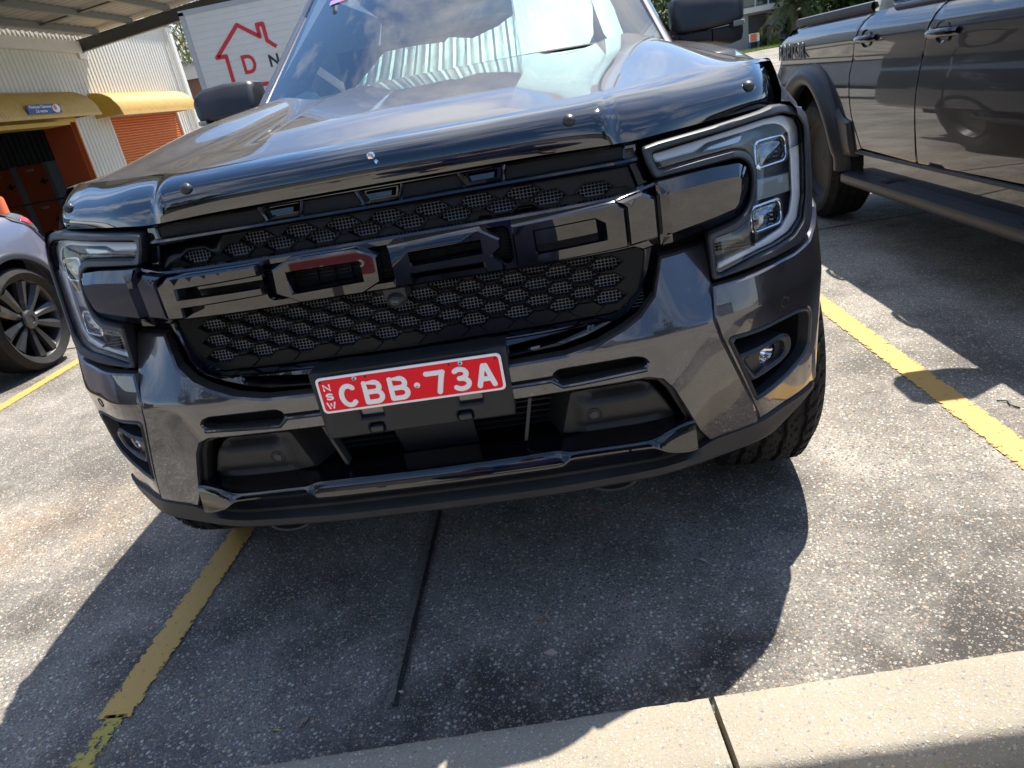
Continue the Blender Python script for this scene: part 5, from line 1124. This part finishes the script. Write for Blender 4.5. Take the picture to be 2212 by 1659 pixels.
def awning(y0, y1, zt_, zl, name='awning', capend=False):
    mb = MB(); rows = []; dx = .92; y = y0
    ys = list(np.arange(y0, y1, .0275))
    for i, y in enumerate(ys):
        h = .017*(1 if (i % 4) in (1, 2) else 0); r_ = []
        for a in np.linspace(PI/2, 0, 13): r_.append((SBX+.03+(dx+h)*math.cos(a), y, zl+(zt_-zl+h)*math.sin(a)))
        rows.append(r_)
    mb.grid(rows); mb.add([(SBX+.03+dx-.02, y0, zl-.05), (SBX+.03+dx+.02, y0, zl-.05), (SBX+.03+dx+.02, y0, zl+.03), (SBX+.03+dx-.02, y0, zl+.03), (SBX+.03+dx-.02, y1, zl-.05), (SBX+.03+dx+.02, y1, zl-.05), (SBX+.03+dx+.02, y1, zl+.03), (SBX+.03+dx-.02, y1, zl+.03)], [(0, 1, 2, 3), (4, 7, 6, 5), (0, 4, 5, 1), (1, 5, 6, 2), (2, 6, 7, 3), (3, 7, 4, 0)])
    o = mb.build(name, M['awning'], B, ang=30)
    for ye in (y0, y1):   # ribbed end cheek
        mb = MB(); rows = []; n = 34
        for i in range(n+1):
            x = dx*i/n; zz = zl+(zt_-zl)*math.sqrt(max(0, 1-(x/dx)**2)); dd = .010*((i//1) % 2); rows.append([(SBX+.03+x, ye+dd*(-1 if ye == y0 else 1), zl-.02), (SBX+.03+x, ye+dd*(-1 if ye == y0 else 1), zz)])
        mb.grid(rows); mb.build('awning_cheek', M['awnyel'], o, ang=20)
    return o
aw1 = awning(10.5, 20.85, 3.28, 2.56); awning(22.0, 27.30, 3.22, 2.50)
mb = MB(); mb.box(SBX+.05, SBX+.75, 10.5, 19.5, 2.33, 2.44); mb.tube([(SBX+.35, 10.5, 2.52), (SBX+.35, 20.3, 2.52)], .10, 12); mb.build('awning_beam', M['awnyel'], B)
def roller(y0, y1, z0, z1, name):
    mb = MB(); rows = []; z = z0
    while z < z1: rows += [[(SBX-.07, y0, z), (SBX-.07, y1, z)], [(SBX-.035, y0, z+.03), (SBX-.035, y1, z+.03)], [(SBX-.035, y0, z+.055), (SBX-.035, y1, z+.055)]]; z += .085
    mb.grid(rows); return mb.build(name, M['orange'], B, ang=20)
roller(22.72, 27.38, -1.2, 2.52, 'roller_door')
for ya, yb2 in ((22.66, 22.74), (27.36, 27.42)):
    mb = MB(); mb.box(SBX-.09, SBX+.04, ya, yb2, -1.2, 2.53); mb.build('door_jamb', M['trim'], B)
mb = MB(); mb.box(SBX-.3, SBX+.04, 20.84, 20.90, -1.2, 2.50); mb.build('door_jamb', M['orange'], B)
mb = MB(); mb.box(SBX-1.0, SBX-.1, 20.80, 20.86, -1.2, 2.50); mb.build('side_return', M['orangedk'], B)
mb = MB(); corr(mb, 0, .01, 0, .01); mb = MB()
rows = []; x = -24.0
while x < SBX-.2:
    for f_, h in ((0, 0), (.2, 1), (.5, 1), (.7, 0)): rows.append([(x+.19*f_, 22.12-.02*h, -1.2), (x+.19*f_, 22.12-.02*h, 3.3)])
    x += .19
mb.grid(rows); mb.build('inner_wall', M['steeldk'], B, ang=20)
mb = MB(); mb.box(-24, SBX-.1, 14.2, 22.1, 2.62, 2.70); mb.box(-24.1, -24, 12, 22.2, -1.2, 3); mb.box(-24, SBX-.1, 14.0, 14.2, -1.2, 3); mb.build('inner_ceiling', M['steelgrey'], B)
def camlight(*a): pass
# sign on the awning
sy0, sy1, sz0, sz1 = 17.60, 18.96, 2.635, 2.865
SG_ = empty('clearance_sign', (SBX+.98, 18.3, 2.75), 'small blue maximum clearance sign fixed to the front of the ochre awning', 'sign')
sx_ = SBX+1.01
mb = MB(); q = rnd([(sy0, sz0), (sy1, sz0), (sy1, sz1), (sy0, sz1)], .03, 3); mb.prism(q, lambda p: (sx_-.03, p[0], p[1]), lambda p: (sx_, p[0], p[1])); mb.build('panel', M['bluesign'], SG_)
SR = Matrix(((0, 0, 1, 0), (1, 0, 0, 0), (0, 1, 0, 0), (0, 0, 0, 1)))
mesh_text('lettering', 'Maximum Clearance\n2.6 metres', .108, M['white'], SG_, Vector((sx_+.003, 18.13, 2.752)), rot=SR, depth=.002, off=.002)
mb = MB(); rows = [[(sx_+.004, 18.77+.17*q*math.cos(a)*(1 if math.cos(a) < 0 else .9), 2.75+.107*q*math.sin(a)) for a in np.linspace(0, 2*PI, 33)[:-1]] for q in (1, .02)]; mb.grid(rows, True); mb.build('emblem', M['white'], SG_)
mb = MB(); rows = [[(sx_+.007, 18.72+.07*q*math.cos(a), 2.775+.07*q*math.sin(a)) for a in np.linspace(0, 2*PI, 25)[:-1]] for q in (1, .02)]; mb.grid(rows, True); mb.build('emblem', M['signorange'], SG_)
# lockers inside
LK = []
def locker(x0, x1, z0, z1, mat, label, cat='locker', num=None):
    o = empty('storage_locker', ((x0+x1)/2, 21.9, z0), label, cat, 'storage lockers in the open bay')
    mb = MB(); mb.box(x0, x1, 21.95, 22.09, z0, z1); mb.build('door', mat, o)
    if num:
        mb = MB(); mb.box(x1-.28, x1-.02, 21.90, 21.95, z0+.50*(z1-z0), z0+.50*(z1-z0)+.05); mb.box(x1-.20, x1-.14, 21.89, 21.95, z0+.44*(z1-z0), z0+.60*(z1-z0)); mb.build('latch', M['rubber'], o)
        mesh_text('number', num, .10, M['trim'], o, Vector(((x0+x1)/2-.02, 21.945, z1-.16)), depth=.002)
    return o
locker(-17.14, -16.20, .36, 1.51, M['orangedk'], 'upper orange locker door in the open bay, beside the bare steel door', num='V-6022')
locker(-17.14, -16.20, -.95, .30, M['orangedk'], 'lower orange locker door in the open bay, directly under the numbered upper one', num='V-6032')
locker(-18.35, -17.38, .36, 1.49, M['orangedk'], 'upper orange locker door with a white tag at the left edge of the photo', num='V-6021')
locker(-18.35, -17.38, -.95, .30, M['orangedk'], 'lower orange locker door in the left column, partly hidden by the lilac car', num='V-6031')
locker(-16.06, -15.05, .36, 1.52, M['silverdoor'], 'bare steel locker door between the orange lockers and the door jamb')
locker(-16.06, -15.05, -.95, .30, M['silverdoor'], 'lower bare steel locker door under the other bare steel one')
for x0, x1 in ((-17.37, -17.15), (-16.19, -16.07), (-15.04, -14.93)):
    mb = MB(); mb.box(x0, x1, 21.97, 22.10, -1.1, 1.53); mb.build('locker_post', M['galv'], B)
mb = MB(); mb.box(-18.5, -14.93, 21.93, 22.10, .305, .355); mb.build('locker_rail', M['steeldk'], B)
# traffic cone like orange bollard behind the car
mb = MB(); mb.grid([[(-7.10+r_*math.cos(a), 8.0+r_*math.sin(a), z) for a in np.linspace(0, 2*PI, 25)] for r_, z in ((.10, 0), (.10, .96), (.09, .99), (.05, 1.01), (.001, 1.015))]); tag(mb.build('bollard', M['signorange']), 'orange rounded bollard top just behind the lilac car', 'bollard')
# ================================================================== carport canopy
CP = empty('carport_canopy', (-11, 17, 4.4), 'grey steel carport canopy over the top left corner with dark end beam', 'canopy')
def cpz(x): return 4.76+.092*(x-SBX)
mb = MB(); rows = []; x0, x1 = SBX+.05, -6.0
y = 9.0
while y < 22.9:
    for f_, h in ((0, 0), (.08, 1), (.12, 1), (.2, 0)): rows.append([(x0, y+.45*f_*2, cpz(x0)+.17-.035*h), (x1, y+.45*f_*2, cpz(x1)+.17-.035*h)])
    y += .30
mb.grid(rows); mb.build('roof_sheet', M['roofsheet'], CP, ang=20)
def beamx(mb, xa, xb, ya, yb, lo, hi): mb.add([(xa, ya, cpz(xa)+lo), (xb, ya, cpz(xb)+lo), (xb, yb, cpz(xb)+lo), (xa, yb, cpz(xa)+lo), (xa, ya, cpz(xa)+hi), (xb, ya, cpz(xb)+hi), (xb, yb, cpz(xb)+hi), (xa, yb, cpz(xa)+hi)], [(0, 1, 2, 3), (4, 7, 6, 5), (0, 4, 5, 1), (1, 5, 6, 2), (2, 6, 7, 3), (3, 7, 4, 0)])
for y in (22.42, 13.5):
    mb = MB(); beamx(mb, SBX+.06, -6.0, y, y+.09, -.33, .02); beamx(mb, SBX+.06, -6.0, y-.05, y+.14, -.335, -.315); mb.build('beam', M['steeldk'], CP)
for x in (-13.05, -11.88, -10.60, -9.35, -8.1, -6.9):
    mb = MB(); z = cpz(x); mb.box(x-.045, x+.045, 9, 22.42, z-.02, z+.125); mb.box(x-.075, x+.045, 9, 22.42, z-.03, z-.018); mb.build('purlin', M['steelgrey'], CP)
for y in (19.62, 16.6):
    for xa, xb in ((-13.0, -11.93), (-11.83, -10.65), (-10.55, -9.4), (-9.3, -8.15)):
        mb = MB(); beamx(mb, xa, xb, y, y+.16, .03, .07); mb.build('brace', M['steeldk'], CP)
mb = MB(); mb.box(-7.1, -6.9, 22.38, 22.58, -1, 5.1); mb.build('column', M['steeldk'], CP)
# ================================================================== box truck
BT_ = empty('box_truck', (-4, 15, 0), 'white box truck behind the windscreen pillar with a red house outline on its side', 'truck')
yb_ = 14.0
mb = MB(); rows = []; z = 1.05   # planked side panel
while z < 3.56:
    rows += [[(-6.50, yb_, z), (-1.0, yb_, z)], [(-6.50, yb_, z+.105), (-1.0, yb_, z+.105)], [(-6.50, yb_+.006, z+.109), (-1.0, yb_+.006, z+.109)], [(-6.50, yb_+.006, z+.116), (-1.0, yb_+.006, z+.116)]]; z += .12
mb.grid(rows); mb.box(-6.50, -1.0, yb_+.03, 16.2, 1.05, 3.58); mb.build('cargo_box', M['boxwhite'], BT_, ang=20)
mb = MB(); mb.box(-6.56, -6.46, yb_-.02, yb_+.08, 1.0, 3.60); mb.box(-6.56, -.95, yb_-.02, yb_+.08, 3.54, 3.63); mb.box(-6.56, -.95, yb_-.02, yb_+.05, .98, 1.08); ed_ = mb.build('edge_trim', M['alu'], BT_)
mb = MB(); 
for i in range(20):
    x = -6.35+i*.28; mb.grid([[(x+.012*q*math.cos(a), yb_-.022-.004*(1-q), 3.585+.012*q*math.sin(a)) for a in np.linspace(0, 2*PI, 9)] for q in (1, .01)])
for x in (-5.40, -4.2):
    for j in range(30): mb.grid([[(x+.008*q*math.cos(a), yb_-.002-.004*(1-q), 1.15+.08*j+.008*q*math.sin(a)) for a in np.linspace(0, 2*PI, 7)] for q in (1, .01)])
mb.build('rivet', M['alu'], ed_)
def stroke(mb, pts, w_, y):
    for i in range(len(pts)-1):
        a, b = Vector(pts[i]), Vector(pts[i+1]); d = (b-a).normalized(); n = Vector((-d.y, d.x))*w_/2; e = d*w_*.45*0
        mb.add([(p.x, yy, p.y) for yy in (y, y+.004) for p in (a-n-e, b-n+e, b+n+e, a+n-e)], [(0, 1, 2, 3), (4, 7, 6, 5), (0, 4, 5, 1), (1, 5, 6, 2), (2, 6, 7, 3), (3, 7, 4, 0)])
    for p in pts[1:-1]: mb.grid([[(p[0]+w_/2*q*math.cos(a), y-.0003, p[1]+w_/2*q*math.sin(a)) for a in np.linspace(0, 2*PI, 17)[:-1]] for q in (1, .01)], True)
mb = MB(); stroke(mb, [(-5.87, 2.10), (-5.865, 2.705), (-6.06, 2.705), (-5.47, 3.205), (-5.075, 2.925), (-5.075, 3.14), (-4.955, 3.14), (-4.955, 2.835), (-4.80, 2.70)], .075, yb_-.008); stroke(mb, [(-5.6, 2.10), (-4.2, 2.02)], .075, yb_-.008); mb.build('house_logo', M['logored'], BT_)
mesh_text('letter', 'D', .48, M['logored'], BT_, Vector((-5.45, yb_-.006, 2.47)), off=.012, sx=.85)
mesh_text('letter', 'N', .30, M['black'], BT_, Vector((-4.92, yb_-.006, 2.46)), off=.008)
mb = MB(); mb.box(-6.4, -1.0, 14.5, 15.9, .75, 1.0); mb.build('chassis', M['dark'], BT_)
mb = MB(); rbox(mb, [(-.9, 14.1, 16.1, .5, 2.6, .2), (.2, 14.1, 16.1, .5, 2.5, .25), (.8, 14.2, 16.0, .5, 1.5, .2)]); mb.build('cab', M['boxwhite'], BT_)
for x in (-5.2, .1):
    for y in (14.25, 15.85):
        mb = MB(); mb.grid([[(x+r_*math.cos(a), y+d, .45+r_*math.sin(a)) for a in np.linspace(0, 2*PI, 25)] for r_, d in ((.001, -.08), (.25, -.08), (.28, -.13), (.43, -.12), (.45, -.06), (.45, .06), (.43, .12), (.001, .12))]); mb.build('wheel', M['tyre'], BT_)
# ================================================================== trees, far buildings
def foliage(mb, c, rad, n, leaf_, rr, squash=1, elong=2.2, clumps=16, droop=0):
    cl = []
    for _ in range(clumps):
        while True:
            p = Vector((rr.uniform(-1, 1), rr.uniform(-1, 1), rr.uniform(-1, 1)))
            if .25 < p.length < 1: break
        cl.append((Vector((p.x*rad[0], p.y*rad[1], p.z*rad[2])), rr.uniform(.18, .42)))
    for _ in range(n):
        b, s = rr.choice(cl); p = c+b+Vector((rr.gauss(0, 1)*rad[0]*s*.55, rr.gauss(0, 1)*rad[1]*s*.55, rr.gauss(0, 1)*rad[2]*s*.5))
        d = Vector((rr.uniform(-1, 1), rr.uniform(-1, 1), rr.uniform(-1, .6)-droop)).normalized(); o_ = d.orthogonal().normalized(); l = leaf_*rr.uniform(.6, 1.4); w_ = l/elong
        mb.add([p-d*l/2, p+o_*w_/2, p+d*l/2, p-o_*w_/2], [(0, 1, 2, 3)])
def tree(name, loc, h, rad, n, leaf_, mat, label, seed, squash=1, elong=2.2, clumps=18, trunk=.16, group=None, cat='tree', cz=.66, droop=0):
    rr = random.Random(seed); o = empty(name, loc, label, cat, group); X, Y, Z = loc
    mb = MB(); mb.tube([(X, Y, Z-.3), (X+rr.uniform(-.1, .1), Y, Z+h*.3), (X+rr.uniform(-.2, .2), Y, Z+h*.62), (X+rr.uniform(-.3, .3), Y, Z+h*.9)], [trunk, trunk*.8, trunk*.5, trunk*.15], 9)
    for k in range(9):
        z = Z+h*rr.uniform(.3, .75); a = rr.uniform(0, 2*PI); e = Vector((X+rad[0]*.75*math.cos(a), Y+rad[1]*.75*math.sin(a), z+h*.2)); mb.tube([(X, Y, z), tuple(Vector((X, Y, z)).lerp(e, .5)+Vector((0, 0, .2))), e], [trunk*.4, trunk*.25, trunk*.07], 6)
    mb.build('trunk', M['trunk'], o)
    mb = MB(); foliage(mb, Vector((X, Y, Z+h*cz)), rad, n, leaf_, rr, squash, elong, clumps, droop); mb.build('crown', mat, o, ang=None, fix=False)
    return o
tree('gum_tree', (-18.6, 40, -1), 10.0, (2.6, 2.3, 3.6), 3000, .26, M['gum'], 'sparse yellow green gum tree in the gap between storage building and white truck', 11, elong=4.5, clumps=26, droop=.7, cz=.68)
tree('gum_tree', (-22, 46, -1), 12.5, (3.2, 3, 4), 3200, .26, M['gum'], 'taller gum tree further back, behind the storage building corner', 12, elong=4.5, clumps=30, droop=.7)
tree('bushy_tree', (7.2, 44, .5), 8.0, (3.3, 3, 3.6), 8000, .42, M['green'], 'dark green bushy tree between the windscreen and the right mirror', 13, clumps=34, cz=.5)
tree('bushy_tree', (10.2, 52, .5), 10.0, (3.0, 3, 4.6), 6000, .45, M['green'], 'tall dark green tree behind the right mirror', 23, clumps=34, cz=.5)
for i, (x, y, h, lab) in enumerate(((17.3, 44, 7, 'dense green shrub tree directly behind the palm'), (21, 43, 7.5, 'rounded olive green tree above the bed of the right pickup'), (25.5, 42, 8, 'bright green leafy tree behind the cab of the right pickup'), (31, 44, 9, 'dark tree further right, above the roof of the right pickup'))):
    tree('shrub_tree', (x, y, .6), h, (2.9, 2.6, 3.6), 9000, .38, M['green'] if i % 2 == 0 else M['gum'], lab, 30+i, clumps=40, cz=.45, elong=2.4, group='trees beyond the driveway')
# palm
PMo = empty('palm_tree', (14.6, 43, .6), 'palm with drooping fronds beside the distant garage', 'palm tree')
mb = MB(); mb.tube([(14.6, 43, .3), (14.65, 43, 1.4), (14.6, 43, 2.6)], [.30, .24, .2], 12); mb.build('trunk', M['trunk'], PMo)
rr = random.Random(4); mb = MB()
for k in range(46):
    a = rr.uniform(0, 2*PI); el = rr.uniform(-.5, 1.25); L0 = rr.uniform(1.6, 2.4); base = Vector((14.6, 43, 2.7)); pts = []
    for q in np.linspace(0, 1, 11): pts.append(base+Vector((math.cos(a)*math.cos(el)*L0*q, math.sin(a)*math.cos(el)*L0*q, math.sin(el)*L0*q-1.3*q*q*math.cos(el*.6))))
    for i in range(1, 11):
        for sgn in (-1, 1):
            for j in range(3):
                b = pts[i-1].lerp(pts[i], j/3); d = (pts[i]-pts[i-1]).normalized(); sd_ = d.cross(Vector((0, 0, 1))).normalized()*sgn; tip = b+sd_*.34*(1-.5*i/11)+d*.22-Vector((0, 0, .22)); n_ = d*.028
                mb.add([b-n_, b+n_, tip], [(0, 1, 2)])
mb.build('crown', M['palm'], PMo, ang=None, fix=False)
# distant pale building with garage
DB = empty('garage_building', (13.5, 46, .7), 'distant pale two storey building with a dark garage door and a white ledge', 'building')
mb = MB(); mb.box(10.5, 12.62, 45.0, 52, .2, 2.72); mb.box(13.76, 20, 45.0, 52, .2, 2.72); mb.box(12.62, 13.76, 45.0, 52, 2.62, 2.72); mb.box(10.5, 20, 45.3, 52, 2.98, 6.5); mb.build('wall', M['conc'], DB)
mb = MB(); mb.box(12.1, 20, 44.4, 45.2, 2.72, 3.0); mb.build('ledge', M['trim'], DB)
mb = MB()
for z in np.arange(.7, 2.6, .12): mb.box(12.64, 13.74, 45.32, 45.36, z, z+.11)
mb.build('garage_door', M['steeldk'], DB)
for x in (11.6, 12.33, 13.08, 13.83, 14.58):
    mb = MB(); mb.box(x+.05, x+.70, 45.22, 45.26, 3.1, 4.4); wn = mb.build('window', M['darkglass'], DB)
    mb = MB(); mb.box(x-.02, x+.05, 45.18, 45.28, 3.0, 4.5); mb.build('mullion', M['trim'], wn)
for x, lab in ((13.08, 'ochre bollard left of the two in front of the garage door'), (13.68, 'ochre bollard right of the two, next to the palm')):
    mb = MB(); mb.tube([(x, 44.0, .6), (x, 44.0, 1.86), (x, 44.0, 1.88)], [.065, .065, .04], 12); tag(mb.build('bollard', M['bollard']), lab, 'bollard', 'bollards at the garage')
SN = empty('notice_board', (12.4, 43, .8), 'small orange and white notice board on two blue posts at the verge', 'sign')
mb = MB(); mb.box(12.18, 12.52, 42.98, 43.0, 1.22, 1.60); mb.build('panel', M['signorange'], SN); mb = MB(); mb.box(12.10, 12.68, 43.005, 43.02, 1.20, 1.62); mb.build('backing', M['white'], SN)
for x in (12.14, 12.62):
    mb = MB(); mb.box(x-.05, x+.05, 43.03, 43.1, .6, 1.55); mb.build('post', M['bluepost'], SN)
mb = MB(); rr = random.Random(8)
for i in range(2600):
    x = rr.uniform(11.0, 16.5); y = rr.uniform(40.5, 42.6)+.1*(x-12); z = gz(x, y); a = rr.uniform(0, PI); hgt = rr.uniform(.05, .16); mb.add([(x-.02*math.cos(a), y-.02*math.sin(a), z), (x+.02*math.cos(a), y+.02*math.sin(a), z), (x+rr.uniform(-.04, .04), y, z+hgt)], [(0, 1, 2)])
tag(mb.build('grass', M['lime'], ang=None, fix=False), 'bright green strip of verge grass below the notice board', 'grass', kind='stuff')
mb = MB(); mb.grid([[(x, y, gz(x, y)+.03) for y in np.linspace(40.4, 43.2, 6)] for x in np.linspace(10.5, 17, 8)]); tag(mb.build('verge', P('verge soil grass', (.09, .14, .03), .9, var=(6, .5, (.16, .2, .05))), ang=None), None, None, kind='structure')
# garden shrubs at the garage
for i, (x, y, lab) in enumerate(((12.95, 43.6, 'low grey green shrub between notice board and ochre bollard'), (13.5, 43.4, 'yellow green shrub beside the palm trunk'))):
    o = empty('shrub', (x, y, .75), lab, 'shrub'); mb = MB(); foliage(mb, Vector((x, y, 1.05)), (.35, .3, .35), 500, .12, random.Random(50+i)); mb.build('leaves', M['lime'] if i else M['green'], o, ang=None, fix=False)
# brown house in the gap at left
HB = empty('brown_house', (-19, 37, -1), 'brown brick house with a dark roof low in the gap left of the white truck', 'house')
mb = MB(); mb.box(-23, -15, 35, 42, -1.2, 4.1); mb.build('wall', M['brown'], HB)
mb = MB(); mb.add([(-23.4, 34.6, 4.1), (-14.6, 34.6, 4.1), (-14.6, 42.4, 4.1), (-23.4, 42.4, 4.1), (-21.5, 38.5, 5.2), (-16.5, 38.5, 5.2)], [(0, 1, 5, 4), (1, 2, 5), (2, 3, 4, 5), (3, 0, 4), (3, 2, 1, 0)]); mb.build('roof', M['steeldk'], HB)
# ================================================================== unseen things added behind the photographer for the paint to reflect
WH = empty('warehouse', (2, -17, 0), 'long dark unseen warehouse added behind the camera for the paint to reflect', 'building')
mb = MB(); 
rows = []
for i in range(0, 180):
    x = -22+i*.25; rows.append([(x, -15+.04*(i % 2), 0), (x, -15+.04*(i % 2), 4.6)])
mb.grid(rows); mb.box(-22, 23, -24, -15.1, 0, 4.6); mb.build('wall', M['farwall'], WH, ang=20)
mb = MB(); mb.box(-22.3, 23.3, -24.3, -14.7, 4.6, 4.8); mb.build('roof', M['trim'], WH)
for x in (-14, -7, 0, 7, 14):
    mb = MB(); mb.box(x, x+3.5, -14.93, -14.88, 0, 3.4); mb.build('door', M['steelgrey'], WH)
for i, (x, y) in enumerate(((-10, -12.5), (11, -12.8), (-18, -12))):
    tree('unseen_tree', (x, y, 0), 7.5, (2.6, 2.4, 2.8), 3500, .4, M['green'], ('unseen leafy tree added in front of the warehouse doors, behind the camera to the left', 'unseen leafy tree added in front of the warehouse, behind the camera to the right', 'unseen leafy tree added at the far left end of the warehouse')[i], 70+i)
PS = empty('parking_board', (-1.0, -3.0, 0), 'low red board lettered Customer Parking facing the parked pickup', 'sign')
mb = MB(); mb.box(-1.38, -.86, -3.04, -3.0, .275, .41); mb.build('panel', M['dullred'], PS)
mesh_text('lettering', 'Customer Parking', .058, M['white'], PS, Vector((-1.12, -2.995, .345)), rot=Matrix(((-1, 0, 0, 0), (0, 0, 1, 0), (0, 1, 0, 0), (0, 0, 0, 1))), depth=.002, off=.003)
mb = MB(); mb.box(-1.15, -1.09, -3.03, -3.01, 0, .28); mb.build('foot', M['steeldk'], PS)

# ================================================================== the photographer, crouching in front of the bumper (seen mirrored in the gloss black letters)
PE = empty('person', (.06, -1.80, 0), 'person in navy shirt and dark trousers crouching before the truck, mirrored in its letters', 'person')
def skinned(name, verts, edges, radii, mat, root=0, sub=2, parent=None):
    me = bpy.data.meshes.new(name); me.from_pydata(verts, edges, []); o = bpy.data.objects.new(name, me); COL.objects.link(o)
    sk = o.modifiers.new('s', 'SKIN'); sb = o.modifiers.new('b', 'SUBSURF'); sb.levels = sub; sb.render_levels = sub
    for i, r_ in enumerate(radii): me.skin_vertices[0].data[i].radius = (r_, r_) if not isinstance(r_, tuple) else r_; me.skin_vertices[0].data[i].use_root = (i == root)
    bpy.context.view_layer.update(); m2 = bpy.data.meshes.new_from_object(o.evaluated_get(bpy.context.evaluated_depsgraph_get())); bpy.data.objects.remove(o); m2.name = name
    m2.materials.clear(); m2.materials.append(mat); m2.shade_smooth(); return link(bpy.data.objects.new(name, m2), parent)
M['skin'] = P('skin', (.48, .30, .22), .5); M['navy'] = P('navy cotton', (.02, .03, .15), .75, bump=(60, .3, .004)); M['denim'] = P('dark trousers', (.02, .028, .06), .8, bump=(50, .3, .004)); M['hair'] = P('dark hair', (.03, .02, .015), .6)
px_, py_ = .11, -1.80
skinned('body', [(px_, py_, .42), (px_, py_-.02, .60), (px_, py_+.02, .80), (px_, py_+.06, .97), (px_, py_+.08, 1.08), (px_+.01, py_+.11, 1.20), (px_+.01, py_+.12, 1.31),
  (px_-.19, py_+.05, .96), (px_-.37, py_+.14, .82), (px_-.25, py_+.36, .99), (px_-.22, py_+.42, 1.02), (px_+.19, py_+.05, .96), (px_+.38, py_+.14, .84), (px_+.36, py_+.36, 1.02), (px_+.33, py_+.42, 1.06),
  (px_-.12, py_, .40), (px_-.42, py_+.38, .64), (px_-.26, py_+.12, .10), (px_-.29, py_+.30, .05), (px_+.12, py_, .40), (px_+.47, py_+.38, .64), (px_+.28, py_+.12, .10), (px_+.31, py_+.30, .05)],
  [(0, 1), (1, 2), (2, 3), (3, 4), (4, 5), (5, 6), (3, 7), (7, 8), (8, 9), (9, 10), (3, 11), (11, 12), (12, 13), (13, 14), (0, 15), (15, 16), (16, 17), (17, 18), (0, 19), (19, 20), (20, 21), (21, 22)],
  [.15, .15, .17, .13, .055, .085, .075, .075, .05, .035, .03, .075, .05, .035, .03, .11, .085, .055, .045, .11, .085, .055, .045], M['skin'], 0, 2, PE)
skinned('shirt', [(px_, py_, .50), (px_, py_-.02, .62), (px_, py_+.02, .80), (px_, py_+.06, .98), (px_-.19, py_+.05, .96), (px_-.34, py_+.13, .84), (px_+.19, py_+.05, .96), (px_+.35, py_+.13, .86)], [(0, 1), (1, 2), (2, 3), (3, 4), (4, 5), (3, 6), (6, 7)], [(.28, .19), (.27, .19), (.26, .185), .17, .095, .075, .095, .075], M['navy'], 0, 2, PE)
skinned('trousers', [(px_, py_, .42), (px_-.14, py_+.02, .45), (px_-.42, py_+.38, .64), (px_-.26, py_+.13, .14), (px_+.14, py_+.02, .45), (px_+.47, py_+.38, .64), (px_+.28, py_+.13, .14)], [(0, 1), (1, 2), (2, 3), (0, 4), (4, 5), (5, 6)], [.22, .18, .15, .08, .18, .15, .08], M['denim'], 0, 2, PE)
mb = MB(); rows = []
for j in range(9):
    b_ = j/8*PI*.62; rows.append([(px_+.01+.097*math.sin(b_)*math.cos(a), py_+.10+.112*math.sin(b_)*math.sin(a), 1.235+.135*math.cos(b_)) for a in np.linspace(0, 2*PI, 21)[:-1]])
mb.grid(rows, True); mb.build('hair', M['hair'], PE)
for s in (1, -1):
    mb = MB(); fx = px_+s*.30-.005; rows = []
    for t_ in np.linspace(0, 1, 9): w_ = .045*(1+.15*math.sin(t_*PI)); h = .10-.055*t_; rows.append([(fx+w_*math.cos(a), py_+.05+.29*t_, max(0, .0+h*.5+h*.5*math.sin(a))) for a in np.linspace(0, 2*PI, 13)[:-1]])
    mb.grid(rows, True); mb.f.append(tuple(range(12))); mb.f.append(tuple(8*12+i for i in range(12))[::-1]); mb.build('shoe', M['rubber'], PE)
